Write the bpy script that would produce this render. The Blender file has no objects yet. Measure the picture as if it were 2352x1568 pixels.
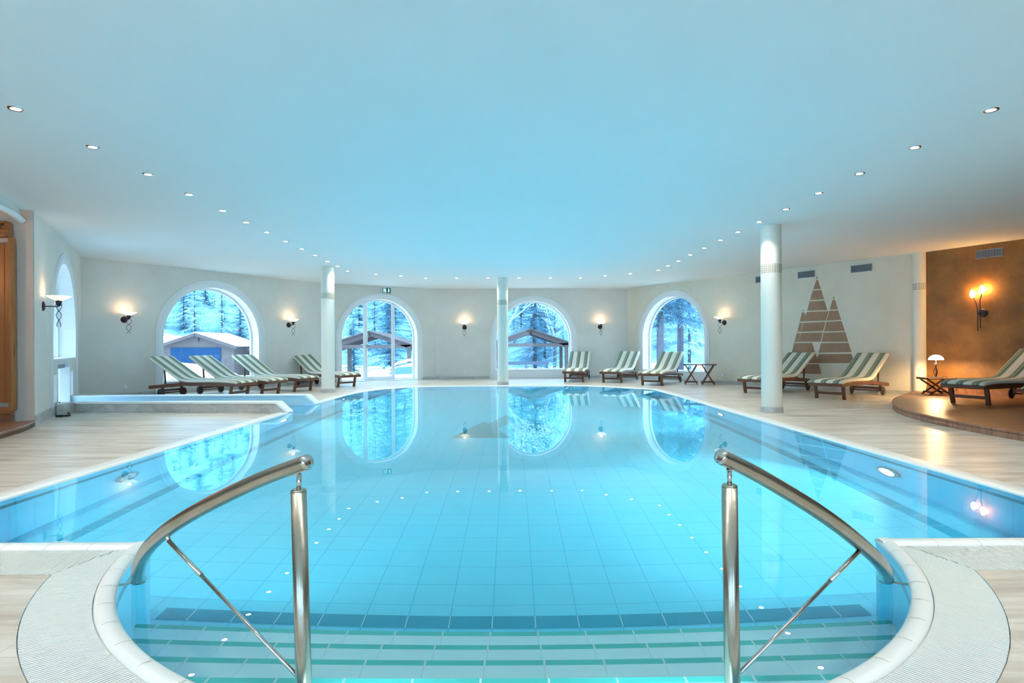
import bpy, bmesh, math, random
from mathutils import Vector, Matrix, noise
from math import sin, cos, pi, radians, sqrt, atan2, tan, asin, hypot
random.seed(7)
SC = bpy.context.scene
C = SC.collection

# ------------------------------------------------------------------ view numbers (2352x1568)
FPX, HOR, ROLL, CAMZ, CEIL = 1400.0, 794.2, 0.005, 1.1, 3.036
def ray(x, y):
    a = (x-1176)/FPX; b = -(y-HOR)/FPX; k = sqrt(1-ROLL*ROLL)
    return Vector((a*k+b*ROLL, 1.0, -a*ROLL+b*k))
def W(x, y, z=0.0):
    d = ray(x, y); t = (z-CAMZ)/d.z
    return Vector((d.x*t, d.y*t, z))
def WD(x, y, Y):
    d = ray(x, y)
    return Vector((d.x*Y, Y, CAMZ+d.z*Y))
def WW(x, y, depth):                       # a point on the pool bottom seen through the water
    d = ray(x, y); t = -CAMZ/d.z
    hx, hy = d.x*t, d.y*t; dist = hypot(hx, hy)
    s = sin(atan2(dist, CAMZ))/1.333
    k = (dist+depth*tan(asin(s)))/dist
    return Vector((hx*k, hy*k, -depth))

# ------------------------------------------------------------------ materials
def newmat(name):
    m = bpy.data.materials.new(name); m.use_nodes = True
    nt = m.node_tree; nt.nodes.clear()
    out = nt.nodes.new('ShaderNodeOutputMaterial')
    return m, nt, out
def nd(nt, t, **kw):
    n = nt.nodes.new(t)
    for k, v in kw.items():
        if k in n.inputs: n.inputs[k].default_value = v
        else: setattr(n, k, v)
    return n
def lk(nt, a, b): nt.links.new(a, b)
def c4(c): return (c[0], c[1], c[2], 1)
def pbr(name, col, rough=.5, metal=0, spec=.5, noise_amt=0, noise_scale=4, col2=None, bump=0, bump_scale=60, emit=None, estr=0, stretch=None, coat=0):
    m, nt, out = newmat(name)
    b = nd(nt, 'ShaderNodeBsdfPrincipled')
    b.inputs['Base Color'].default_value = c4(col); b.inputs['Roughness'].default_value = rough
    b.inputs['Metallic'].default_value = metal; b.inputs['Specular IOR Level'].default_value = spec
    b.inputs['Coat Weight'].default_value = coat
    lk(nt, b.outputs[0], out.inputs[0])
    tc = nd(nt, 'ShaderNodeTexCoord'); mp = nd(nt, 'ShaderNodeMapping')
    if stretch: mp.inputs['Scale'].default_value = stretch
    lk(nt, tc.outputs['Object'], mp.inputs[0])
    if col2 is not None:
        n = nd(nt, 'ShaderNodeTexNoise', Scale=noise_scale, Detail=6.0, Roughness=.6)
        lk(nt, mp.outputs[0], n.inputs['Vector'])
        r = nd(nt, 'ShaderNodeValToRGB')
        r.color_ramp.elements[0].position = .35; r.color_ramp.elements[1].position = .68
        r.color_ramp.elements[0].color = c4(col); r.color_ramp.elements[1].color = c4(col2)
        lk(nt, n.outputs['Fac'], r.inputs[0]); lk(nt, r.outputs[0], b.inputs['Base Color'])
    if bump:
        n2 = nd(nt, 'ShaderNodeTexNoise', Scale=bump_scale, Detail=4.0)
        lk(nt, mp.outputs[0], n2.inputs['Vector'])
        bp = nd(nt, 'ShaderNodeBump', Strength=bump, Distance=.01)
        lk(nt, n2.outputs['Fac'], bp.inputs['Height']); lk(nt, bp.outputs[0], b.inputs['Normal'])
    if emit:
        b.inputs['Emission Color'].default_value = c4(emit); b.inputs['Emission Strength'].default_value = estr
        m.cycles.emission_sampling = 'NONE' if estr > 8 else 'AUTO'
    return m
M = {}
M['ceiling'] = pbr('ceiling_paint', (.86, .88, .88), .9, bump=.05, bump_scale=40)
M['plaster'] = pbr('cream_plaster', (.80, .775, .725), .8, col2=(.74, .71, .655), noise_scale=1.6, bump=.08, bump_scale=25)
M['plaster_lamp_tint'] = pbr('lamp_tinted_cream_plaster', (.81, .755, .65), .8, col2=(.75, .685, .57), noise_scale=1.6, bump=.08, bump_scale=25)  # the same cream plaster with the warm lamp light mixed into its colour
M['white'] = pbr('white_paint', (.88, .9, .92), .5)
M['brownwall'] = pbr('ochre_brown_plaster', (.29, .125, .020), .6, col2=(.15, .060, .013), noise_scale=1.9, bump=.12, bump_scale=14)
M['terracotta'] = pbr('terracotta_paint', (.40, .235, .15), .8, col2=(.33, .18, .11), noise_scale=3)
M['column'] = pbr('column_paint', (.80, .785, .71), .55)
M['steel'] = pbr('brushed_steel', (.45, .42, .35), .27, metal=1, col2=(.38, .355, .30), noise_scale=9, stretch=(1, 1, .3), bump=.05, bump_scale=200)
M['steel_shiny'] = pbr('polished_steel', (.6, .58, .55), .15, metal=1)
M['iron'] = pbr('dark_wrought_iron', (.035, .025, .04), .45, metal=.6)
M['teak'] = pbr('dark_teak', (.17, .062, .028), .42, col2=(.09, .03, .015), noise_scale=6, stretch=(1, 12, 12))
M['rubber'] = pbr('dark_wheel', (.05, .028, .025), .5)
M['seam'] = pbr('cushion_side', (.80, .78, .66), .85)
M['coping'] = pbr('glazed_white_ceramic', (.84, .85, .82), .3)
M['grating'] = pbr('white_plastic_slats', (.80, .81, .78), .45)
M['curbwhite'] = pbr('white_curb_cap', (.9, .94, .97), .35)
M['bluetile'] = pbr('pale_blue_tile', (.60, .80, .92), .25)
M['plastic'] = pbr('white_plastic', (.85, .86, .87), .4)
M['green'] = pbr('sign_green', (.0, .10, .085), .5, emit=(0, .12, .10), estr=.3)
M['signwhite'] = pbr('sign_white', (.85, .9, .9), .5, emit=(.85, 1, 1), estr=.8)
M['ventdark'] = pbr('vent_dark', (.12, .15, .19), .6)
M['ventmetal'] = pbr('vent_metal', (.26, .29, .33), .4, metal=.3)
M['cord'] = pbr('black_rubber', (.01, .012, .03), .5)
M['snow'] = pbr('snow', (.92, .95, 1.0), .8, bump=.3, bump_scale=6)
M['shedwood'] = pbr('weathered_shed_boards', (.13, .105, .10), .8, col2=(.08, .065, .065), noise_scale=5, stretch=(6, 6, .4))
M['beam'] = pbr('weathered_beam', (.12, .095, .095), .8, col2=(.07, .055, .055), noise_scale=5, stretch=(.6, 6, 6))
M['darkwood'] = pbr('dark_fence_wood', (.08, .10, .15), .8)
M['shedglass'] = pbr('dark_blue_window', (.012, .05, .12), .6, spec=.1)
M['bark'] = pbr('bark', (.05, .05, .07), .9, col2=(.10, .11, .14), noise_scale=12, stretch=(2, 2, .4))
M['branch'] = pbr('frosty_twigs', (.34, .42, .48), .9)
M['needles'] = pbr('blue_green_needles', (.03, .12, .20), .7, col2=(.11, .32, .43), noise_scale=1.4)
M['needles2'] = pbr('frosted_needles', (.28, .56, .64), .7, col2=(.66, .84, .88), noise_scale=1.1)
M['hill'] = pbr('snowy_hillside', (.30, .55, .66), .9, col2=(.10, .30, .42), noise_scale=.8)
M['carglass'] = pbr('car_window_glass', (.10, .22, .30), .1)
M['carpaint'] = pbr('silver_car_paint', (.62, .70, .74), .25, metal=.2)

def wood_panel():
    m, nt, out = newmat('pine_planks')
    b = nd(nt, 'ShaderNodeBsdfPrincipled', Roughness=.4)
    tc = nd(nt, 'ShaderNodeTexCoord'); mp = nd(nt, 'ShaderNodeMapping')
    mp.inputs['Scale'].default_value = (8, 8, .7)
    lk(nt, tc.outputs['Object'], mp.inputs[0])
    n = nd(nt, 'ShaderNodeTexNoise', Scale=2.2, Detail=6.0, Distortion=.6)
    lk(nt, mp.outputs[0], n.inputs['Vector'])
    v = nd(nt, 'ShaderNodeTexVoronoi', Scale=1.1); lk(nt, mp.outputs[0], v.inputs['Vector'])
    r = nd(nt, 'ShaderNodeValToRGB')
    r.color_ramp.elements[0].color = (.30, .11, .035, 1); r.color_ramp.elements[1].color = (.52, .24, .09, 1)
    lk(nt, n.outputs['Fac'], r.inputs[0])
    r2 = nd(nt, 'ShaderNodeValToRGB')
    r2.color_ramp.elements[0].position = .03; r2.color_ramp.elements[1].position = .12
    r2.color_ramp.elements[0].color = (.30, .2, .15, 1); r2.color_ramp.elements[1].color = (1, 1, 1, 1)
    lk(nt, v.outputs['Distance'], r2.inputs[0])
    mx = nd(nt, 'ShaderNodeMixRGB', blend_type='MULTIPLY'); mx.inputs[0].default_value = 1
    lk(nt, r.outputs[0], mx.inputs[1]); lk(nt, r2.outputs[0], mx.inputs[2])
    lk(nt, mx.outputs[0], b.inputs['Base Color']); lk(nt, b.outputs[0], out.inputs[0])
    return m
M['pine'] = wood_panel()

def grid_mat(name, cols, sizes, line, grout, rough, offs=(0, 0, 0), extra=None, coat=0, bump=.3):
    """tiles by object coordinates: joint lines on the two axes that run in the surface"""
    m, nt, out = newmat(name)
    b = nd(nt, 'ShaderNodeBsdfPrincipled', Roughness=rough)
    tc = nd(nt, 'ShaderNodeTexCoord'); sp = nd(nt, 'ShaderNodeSeparateXYZ'); lk(nt, tc.outputs['Object'], sp.inputs[0])
    ge = nd(nt, 'ShaderNodeNewGeometry'); sn = nd(nt, 'ShaderNodeSeparateXYZ'); lk(nt, ge.outputs['True Normal'], sn.inputs[0])
    masks = []
    for i in range(3):
        if not sizes[i]: continue
        a = nd(nt, 'ShaderNodeMath', operation='ADD'); a.inputs[1].default_value = offs[i]+100*sizes[i]; lk(nt, sp.outputs[i], a.inputs[0])
        d = nd(nt, 'ShaderNodeMath', operation='DIVIDE'); d.inputs[1].default_value = sizes[i]; lk(nt, a.outputs[0], d.inputs[0])
        f = nd(nt, 'ShaderNodeMath', operation='FRACT'); lk(nt, d.outputs[0], f.inputs[0])
        l = nd(nt, 'ShaderNodeMath', operation='LESS_THAN'); l.inputs[1].default_value = line/sizes[i]; lk(nt, f.outputs[0], l.inputs[0])
        ab = nd(nt, 'ShaderNodeMath', operation='ABSOLUTE'); lk(nt, sn.outputs[i], ab.inputs[0])
        g = nd(nt, 'ShaderNodeMath', operation='LESS_THAN'); g.inputs[1].default_value = .8; lk(nt, ab.outputs[0], g.inputs[0])
        k = nd(nt, 'ShaderNodeMath', operation='MULTIPLY'); lk(nt, l.outputs[0], k.inputs[0]); lk(nt, g.outputs[0], k.inputs[1])
        masks.append(k.outputs[0])
    cur = masks[0]
    for q in masks[1:]:
        mx = nd(nt, 'ShaderNodeMath', operation='MAXIMUM'); lk(nt, cur, mx.inputs[0]); lk(nt, q, mx.inputs[1]); cur = mx.outputs[0]
    mp = nd(nt, 'ShaderNodeMapping'); lk(nt, tc.outputs['Object'], mp.inputs[0])
    if extra: mp.inputs['Scale'].default_value = extra
    n = nd(nt, 'ShaderNodeTexNoise', Scale=1.0, Detail=8.0, Roughness=.65, Distortion=.8); lk(nt, mp.outputs[0], n.inputs['Vector'])
    r = nd(nt, 'ShaderNodeValToRGB')
    r.color_ramp.elements[0].position = .36; r.color_ramp.elements[1].position = .62
    r.color_ramp.elements[0].color = c4(cols[0]); r.color_ramp.elements[1].color = c4(cols[1])
    lk(nt, n.outputs['Fac'], r.inputs[0])
    mc = nd(nt, 'ShaderNodeMixRGB'); lk(nt, cur, mc.inputs[0]); lk(nt, r.outputs[0], mc.inputs[1]); mc.inputs[2].default_value = c4(grout)
    lk(nt, mc.outputs[0], b.inputs['Base Color'])
    lk(nt, b.outputs[0], out.inputs[0])
    return m, nt, b, mc, sp
M['floor'] = grid_mat('marble_floor_tiles', [(.45, .39, .315), (.72, .685, .61)], (.62, .31, 0), .004, (.50, .46, .40), .30, extra=(.9, 5.5, 1))[0]
M['stone'] = grid_mat('grey_marble_tiles', [(.42, .42, .41), (.60, .60, .58)], (.42, 0, 0), .005, (.30, .30, .31), .35, extra=(4, 4, 7))[0]
M['platform'] = grid_mat('brown_wood_look_tiles', [(.20, .085, .045), (.34, .165, .09)], (.9, .15, 0), .004, (.13, .07, .05), .38, extra=(.8, 14, 3))[0]
PT = [(.11, .69, .91), (.14, .72, .92)]
GR = (.07, .50, .76)
M['poolfloor'] = grid_mat('pale_cyan_pool_tiles', PT, (.25, .25, 0), .006, GR, .35, offs=(.125, .02, 0), extra=(1, 1, 1))[0]
M['poolband'] = grid_mat('teal_border_tiles', [(.005, .30, .46), (.01, .34, .50)], (.25, .25, 0), .006, (.4, .75, .8), .35, offs=(.125, .02, 0))[0]
M['nosing'] = grid_mat('green_nosing_tiles', [(.06, .55, .52), (.08, .60, .56)], (.25, 0, 0), .008, (.6, .85, .85), .35, offs=(.125, 0, 0))[0]
M['treadtile'] = grid_mat('step_tread_tiles', [(.50, .91, .98), (.55, .93, .99)], (.25, 0, 0), .005, (.5, .78, .84), .35, offs=(.125, 0, 0))[0]
def poolwall():
    m, nt, b, mc, sp = grid_mat('blue_pool_wall_tiles', [(.12, .58, .82), (.15, .62, .85)], (.25, .25, .5), .006, (.10, .50, .72), .3, offs=(.125, .02, .07))
    m.name = 'blue_pool_wall_tiles'
    a = nd(nt, 'ShaderNodeMath', operation='GREATER_THAN'); a.inputs[1].default_value = -.29; lk(nt, sp.outputs[2], a.inputs[0])
    c = nd(nt, 'ShaderNodeMath', operation='LESS_THAN'); c.inputs[1].default_value = -.19; lk(nt, sp.outputs[2], c.inputs[0])
    k = nd(nt, 'ShaderNodeMath', operation='MULTIPLY'); lk(nt, a.outputs[0], k.inputs[0]); lk(nt, c.outputs[0], k.inputs[1])
    x = nd(nt, 'ShaderNodeMixRGB'); lk(nt, k.outputs[0], x.inputs[0]); lk(nt, mc.outputs[0], x.inputs[1]); x.inputs[2].default_value = (.01, .17, .26, 1)
    lk(nt, x.outputs[0], b.inputs['Base Color'])
    return m
M['poolwall'] = poolwall()
M['motif'] = pbr('grey_green_mosaic', (.06, .33, .39), .4)
M['motif2'] = pbr('pale_teal_mosaic', (.10, .50, .62), .4)
M['mosaic'] = grid_mat('small_grey_mosaic', [(.36, .35, .30), (.50, .48, .42)], (.035, .0, .035), .009, (.8, .8, .74), .4, extra=(20, 20, 20))[0]
def mosaic_band():
    m, nt, out = newmat('mosaic_band_tiles')
    b = nd(nt, 'ShaderNodeBsdfPrincipled', Roughness=.35)
    tc = nd(nt, 'ShaderNodeTexCoord'); sp = nd(nt, 'ShaderNodeSeparateXYZ'); lk(nt, tc.outputs['Object'], sp.inputs[0])
    at = nd(nt, 'ShaderNodeMath', operation='ARCTAN2'); lk(nt, sp.outputs[0], at.inputs[0]); lk(nt, sp.outputs[1], at.inputs[1])
    ms = []
    for src, s in ((at.outputs[0], .20), (sp.outputs[2], .033)):
        d = nd(nt, 'ShaderNodeMath', operation='DIVIDE'); d.inputs[1].default_value = s; lk(nt, src, d.inputs[0])
        f = nd(nt, 'ShaderNodeMath', operation='FRACT'); lk(nt, d.outputs[0], f.inputs[0])
        l = nd(nt, 'ShaderNodeMath', operation='LESS_THAN'); l.inputs[1].default_value = .26; lk(nt, f.outputs[0], l.inputs[0])
        ms.append(l.outputs[0])
    mx = nd(nt, 'ShaderNodeMath', operation='MAXIMUM'); lk(nt, ms[0], mx.inputs[0]); lk(nt, ms[1], mx.inputs[1])
    c = nd(nt, 'ShaderNodeMixRGB'); lk(nt, mx.outputs[0], c.inputs[0]); c.inputs[1].default_value = (.36, .34, .27, 1); c.inputs[2].default_value = (.78, .76, .66, 1)
    lk(nt, c.outputs[0], b.inputs['Base Color']); lk(nt, b.outputs[0], out.inputs[0])
    return m
M['mosaicband'] = mosaic_band()

def stripes():
    m, nt, out = newmat('striped_cushion_fabric')
    b = nd(nt, 'ShaderNodeBsdfPrincipled', Roughness=.9)
    tc = nd(nt, 'ShaderNodeTexCoord'); sp = nd(nt, 'ShaderNodeSeparateXYZ'); lk(nt, tc.outputs['Object'], sp.inputs[0])
    a = nd(nt, 'ShaderNodeMath', operation='ADD'); a.inputs[1].default_value = 24.0+.036; lk(nt, sp.outputs[1], a.inputs[0])
    d = nd(nt, 'ShaderNodeMath', operation='DIVIDE'); d.inputs[1].default_value = .24; lk(nt, a.outputs[0], d.inputs[0])
    f = nd(nt, 'ShaderNodeMath', operation='FRACT'); lk(nt, d.outputs[0], f.inputs[0])
    r = nd(nt, 'ShaderNodeValToRGB'); r.color_ramp.interpolation = 'CONSTANT'
    cream, sage, dark, mid = (.82, .80, .70, 1), (.22, .27, .20, 1), (.03, .075, .07, 1), (.36, .40, .31, 1)
    st = [(0, mid), (.05, sage), (.13, dark), (.17, sage), (.26, mid), (.32, sage), (.44, mid), (.50, cream), (.66, (.70, .69, .58, 1)), (.70, cream)]
    el = r.color_ramp.elements
    el[0].position, el[0].color = st[0]; el[1].position, el[1].color = st[1]
    for p, c in st[2:]:
        e = el.new(p); e.color = c
    lk(nt, f.outputs[0], r.inputs[0]); lk(nt, r.outputs[0], b.inputs['Base Color']); lk(nt, b.outputs[0], out.inputs[0])
    n2 = nd(nt, 'ShaderNodeTexNoise', Scale=9.0, Detail=3.0); lk(nt, tc.outputs['Object'], n2.inputs['Vector'])
    bp = nd(nt, 'ShaderNodeBump', Strength=.35, Distance=.02); lk(nt, n2.outputs['Fac'], bp.inputs['Height']); lk(nt, bp.outputs[0], b.inputs['Normal'])
    return m
M['stripes'] = stripes()

def water():
    m, nt, out = newmat('pool_water')
    g = nd(nt, 'ShaderNodeBsdfGlass', IOR=1.333, Roughness=0.0)
    tc = nd(nt, 'ShaderNodeTexCoord')
    n = nd(nt, 'ShaderNodeTexNoise', Scale=1.3, Detail=1.5); lk(nt, tc.outputs['Object'], n.inputs['Vector'])
    bp = nd(nt, 'ShaderNodeBump', Strength=.035, Distance=.02); lk(nt, n.outputs['Fac'], bp.inputs['Height']); lk(nt, bp.outputs[0], g.inputs['Normal'])
    lk(nt, g.outputs[0], out.inputs[0])
    return m
M['water'] = water()
def pane(name, tint=(.93, .98, 1)):
    m, nt, out = newmat(name)
    t = nd(nt, 'ShaderNodeBsdfTransparent'); t.inputs[0].default_value = c4(tint)
    g = nd(nt, 'ShaderNodeBsdfGlossy', Roughness=.02)
    fr = nd(nt, 'ShaderNodeFresnel', IOR=1.45)
    mx = nd(nt, 'ShaderNodeMixShader'); lk(nt, fr.outputs[0], mx.inputs[0]); lk(nt, t.outputs[0], mx.inputs[1]); lk(nt, g.outputs[0], mx.inputs[2])
    lk(nt, mx.outputs[0], out.inputs[0])
    return m
M['glass'] = pane('window_glass')
def glow(name, col, s, nosample=True):
    m, nt, out = newmat(name)
    e = nd(nt, 'ShaderNodeEmission', Strength=s); e.inputs[0].default_value = c4(col)
    lk(nt, e.outputs[0], out.inputs[0])
    if nosample: m.cycles.emission_sampling = 'NONE'
    return m
M['lens'] = glow('downlight_lens', (1, .96, .9), 38)
M['bowl'] = pbr('frosted_glass_bowl', (.9, .85, .78), .4, emit=(1, .80, .55), estr=1.1)
M['bulbglass'] = glow('flame_bulb_glass', (1, .72, .30), 7)
M['shade'] = glow('lamp_shade_glass', (1, .86, .55), 4.0)
M['uwlens'] = glow('underwater_lamp_lens', (.85, .97, 1), 5)
M['uwoff'] = pbr('unlit_lamp_glass', (.45, .62, .68), .2)
def strips():
    m, nt, out = newmat('clear_plastic_strips')
    t = nd(nt, 'ShaderNodeBsdfTranslucent'); t.inputs[0].default_value = (.9, .96, 1, 1)
    d = nd(nt, 'ShaderNodeBsdfDiffuse'); d.inputs[0].default_value = (.9, .95, 1, 1)
    mx = nd(nt, 'ShaderNodeMixShader'); mx.inputs[0].default_value = .12
    lk(nt, t.outputs[0], mx.inputs[1]); lk(nt, d.outputs[0], mx.inputs[2]); lk(nt, mx.outputs[0], out.inputs[0])
    return m
M['strips'] = strips()

# ------------------------------------------------------------------ mesh helpers
class MB:
    def __init__(s): s.bm = bmesh.new()
    def face(s, pts):
        vs = [s.bm.verts.new(p) for p in pts]
        return s.bm.faces.new(vs)
    def box(s, c, size, rot=None, bev=0):
        mt = Matrix.Translation(Vector(c))
        if rot is not None: mt = mt @ (rot if isinstance(rot, Matrix) else Matrix.Rotation(rot, 4, 'Z'))
        mt = mt @ Matrix.Diagonal((size[0], size[1], size[2], 1))
        r = bmesh.ops.create_cube(s.bm, size=1, matrix=mt)
        if bev:
            es = list({e for v in r['verts'] for e in v.link_edges})
            bmesh.ops.bevel(s.bm, geom=es, offset=bev, segments=2, affect='EDGES', profile=.6)
        return s
    def bar(s, a, b, w, h, up=(0, 0, 1), bev=0):
        a, b = Vector(a), Vector(b); d = b-a; L = d.length; x = d/L
        z = Vector(up); y = z.cross(x)
        if y.length < 1e-4: y = Vector((0, 1, 0)).cross(x)
        y.normalize(); z = x.cross(y)
        r = Matrix((x, y, z)).transposed().to_4x4()
        return s.box((a+b)/2, (L, w, h), r, bev)
    def tube(s, pts, r, n=10, caps=True):
        pts = [Vector(p) for p in pts]; rings = []; N = len(pts)
        rr = r if isinstance(r, (list, tuple)) else [r]*N
        t0 = (pts[1]-pts[0]).normalized()
        ref = Vector((0, 0, 1)) if abs(t0.z) < .9 else Vector((1, 0, 0))
        u = t0.cross(ref).normalized()
        for i, p in enumerate(pts):
            t = (pts[min(i+1, N-1)]-pts[max(i-1, 0)]).normalized()
            u = (u-t*u.dot(t)).normalized(); v = t.cross(u)
            rings.append([s.bm.verts.new(p+(u*cos(2*pi*k/n)+v*sin(2*pi*k/n))*rr[i]) for k in range(n)])
        for A, B in zip(rings, rings[1:]):
            for k in range(n):
                f = s.bm.faces.new((A[k], A[(k+1) % n], B[(k+1) % n], B[k])); f.smooth = True
        if caps:
            s.bm.faces.new(rings[0][::-1]); s.bm.faces.new(rings[-1])
        return s
    def lathe(s, prof, c=(0, 0, 0), n=24, caps=False, mat=None):
        c = Vector(c); rings = []
        for r, z in prof:
            ring = []
            for k in range(n):
                p = Vector((r*cos(2*pi*k/n), r*sin(2*pi*k/n), z))
                if mat is not None: p = mat @ p
                ring.append(s.bm.verts.new(c+p))
            rings.append(ring)
        for A, B in zip(rings, rings[1:]):
            for k in range(n):
                f = s.bm.faces.new((A[k], A[(k+1) % n], B[(k+1) % n], B[k])); f.smooth = True
        if caps:
            s.bm.faces.new(rings[0][::-1]); s.bm.faces.new(rings[-1])
        return s
    def prism(s, poly, z0, z1):
        lo = [s.bm.verts.new((p[0], p[1], z0)) for p in poly]; hi = [s.bm.verts.new((p[0], p[1], z1)) for p in poly]
        n = len(poly)
        s.bm.faces.new(lo[::-1]); s.bm.faces.new(hi)
        for i in range(n): s.bm.faces.new((lo[i], lo[(i+1) % n], hi[(i+1) % n], hi[i]))
        return s
    def fill(s, loops, normal):
        es = []
        for lp in loops:
            vs = [s.bm.verts.new(p) for p in lp]
            for i in range(len(vs)): es.append(s.bm.edges.new((vs[i], vs[(i+1) % len(vs)])))
        r = bmesh.ops.triangle_fill(s.bm, use_beauty=True, edges=es, normal=Vector(normal))
        for f in r['geom']:
            if isinstance(f, bmesh.types.BMFace):
                f.normal_update()
                if f.normal.dot(Vector(normal)) < 0: f.normal_flip()
        return s
    def sweep(s, path, profile, closed=False, smooth=True, up=Vector((0, 0, 1))):
        """profile: list of (offset to the right of travel, height); path: points"""
        path = [Vector(p) for p in path]; N = len(path); rings = []
        for i, p in enumerate(path):
            if closed: a, b = path[i-1], path[(i+1) % N]
            else: a, b = path[max(i-1, 0)], path[min(i+1, N-1)]
            d1 = (p-a).normalized() if (p-a).length > 1e-6 else None
            d2 = (b-p).normalized() if (b-p).length > 1e-6 else None
            if d1 is None: d1 = d2
            if d2 is None: d2 = d1
            t = (d1+d2).normalized(); r = t.cross(up).normalized()
            k = 1/max(.35, sqrt(max(0, (1+d1.dot(d2))/2)))
            rings.append([s.bm.verts.new(p+r*(o*k)+up*h) for o, h in profile])
        m = len(profile)
        rng = range(N) if closed else range(N-1)
        for i in rng:
            A, B = rings[i], rings[(i+1) % N]
            for k in range(m-1):
                f = s.bm.faces.new((A[k], B[k], B[k+1], A[k+1])); f.smooth = smooth
        return s
    def obj(s, name, mat, parent=None, smooth=False, recalc=True, bevel=0):
        if recalc: bmesh.ops.recalc_face_normals(s.bm, faces=s.bm.faces)
        me = bpy.data.meshes.new(name); s.bm.to_mesh(me); s.bm.free()
        o = bpy.data.objects.new(name, me); C.objects.link(o)
        mats = mat if isinstance(mat, (list, tuple)) else [mat]
        for mm in mats: me.materials.append(M[mm] if isinstance(mm, str) else mm)
        if smooth:
            for f in me.polygons: f.use_smooth = True
        if parent: o.parent = parent
        if bevel:
            md = o.modifiers.new('bevel', 'BEVEL'); md.width = bevel; md.segments = 2; md.limit_method = 'ANGLE'
        return o
def tag(o, label=None, cat=None, group=None, kind=None):
    if label: o['label'] = label
    if cat: o['category'] = cat
    if group: o['group'] = group
    if kind: o['kind'] = kind
    return o
def thing(name, loc=(0, 0, 0), rz=0, label=None, cat=None, group=None, kind=None):
    o = bpy.data.objects.new(name, None); C.objects.link(o); o.empty_display_size = .1
    o.location = loc; o.rotation_euler = (0, 0, rz)
    return tag(o, label, cat, group, kind)
def copy_tree(o, parent=None):
    c = o.copy(); C.objects.link(c)
    if parent: c.parent = parent
    for ch in list(o.children): copy_tree(ch, c)
    return c
def light(name, kind, loc, power, col, parent=None, **kw):
    l = bpy.data.lights.new(name, kind); l.energy = power; l.color = col
    for k, v in kw.items(): setattr(l, k, v)
    o = bpy.data.objects.new(name, l); C.objects.link(o); o.location = loc
    if parent: o.parent = parent
    return o

# ------------------------------------------------------------------ room plan
P0, P1, P2, P3, P4, P5 = [Vector(p) for p in ((-6.73, 8.57), (-9.16, 12.96), (-5.73, 18.65), (-2.57, 20.54), (3.96, 20.82), (8.66, 13.0))]
P6 = Vector((12.0, 6.32)); P7 = Vector((12.0, -3.5)); P8 = Vector((-11.0, -3.5)); P9 = Vector((-11.0, 8.62)); P11 = Vector((-6.95, 8.60))
TH = .35
def frame(P, Q):
    d = (Q-P).normalized()
    return d, Vector((d.y, -d.x))
def wp(P, Q, u, z, off=0.0):
    d, n = frame(P, Q); p = P+d*u+n*off
    return Vector((p.x, p.y, z))
def onwall(P, Q, x, y):
    d, n = frame(P, Q); r = ray(x, y)
    # solve P+d*u = r.xy*t
    det = d.x*(-r.y)-(-r.x)*d.y
    bx, by = -P.x, -P.y
    u = (bx*(-r.y)-(-r.x)*by)/det
    t = (P.x+d.x*u)/r.x if abs(r.x) > abs(r.y)*.01 else (P.y+d.y*u)/r.y
    return u, CAMZ+r.z*t
def arch_loop(uc, w, zs, n=28, spring=None):
    r = w/2; sp = 2.62-r if spring is None else spring
    pts = [(uc-r, zs), (uc+r, zs)]
    for k in range(n+1):
        a = pi*k/n; pts.append((uc+r*cos(a), sp+r*sin(a)))
    return pts
def rect_loop(u0, u1, z0, z1): return [(u0, z0), (u1, z0), (u1, z1), (u0, z1)]
def wall(name, P, Q, holes=(), mat='plaster', th=TH, parent=None, o0=0):
    L = (Q-P).length; d, n = frame(P, Q); mb = MB()
    for off, s in ((0, 1), (-th, -1)):
        loops = [[wp(P, Q, u, z, off) for u, z in rect_loop(o0 if s < 0 else 0, L, 0, CEIL)]]
        for h in holes: loops.append([wp(P, Q, u, z, off) for u, z in h])
        mb.fill(loops, (n.x*s, n.y*s, 0))
    for h in holes:
        for i in range(len(h)):
            a, b = h[i], h[(i+1) % len(h)]
            mb.face([wp(P, Q, a[0], a[1], 0), wp(P, Q, b[0], b[1], 0), wp(P, Q, b[0], b[1], -th), wp(P, Q, a[0], a[1], -th)]).material_index = 1
    o = mb.obj(name, [mat, 'white'], parent, recalc=False)
    return tag(o, kind='structure')
ADDED_NEARW = (9.7, 13.2, 16.7)  # unseen windows added in the near wall to light the foreground
archL = dict(uc=2.82, w=2.58, zs=.90); archA = dict(uc=3.03, w=2.59, zs=.27); archB = dict(uc=1.77, w=2.50, zs=.015)
archC = dict(uc=3.30, w=2.58, zs=.28); archR = dict(uc=2.03, w=2.60, zs=.28)
wall('wall_left', P0, P1, [arch_loop(**archL), rect_loop(2.06, 3.39, .012, .82), rect_loop(1.58, 1.96, .20, .66), rect_loop(3.49, 3.82, .20, .66)], o0=.45)
wall('wall_back_left', P1, P2, [arch_loop(**archA)])
wall('wall_door', P2, P3, [arch_loop(**archB)])
wall('wall_back', P3, P4, [arch_loop(**archC)])
wall('wall_right', P4, P5, [arch_loop(**archR)], 'plaster_lamp_tint')
wall('wall_brown', P5, P6, [], 'brownwall')
wall('wall_right_near', P6, P7); wall('wall_near', P7, P8, [arch_loop(u, 2.9, .27) for u in ADDED_NEARW]); wall('wall_left_near', P8, P9); wall('wall_cabin_back', P9, P11, th=.02); wall('wall_stub', P11, P0, [], th=.02)

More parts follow.
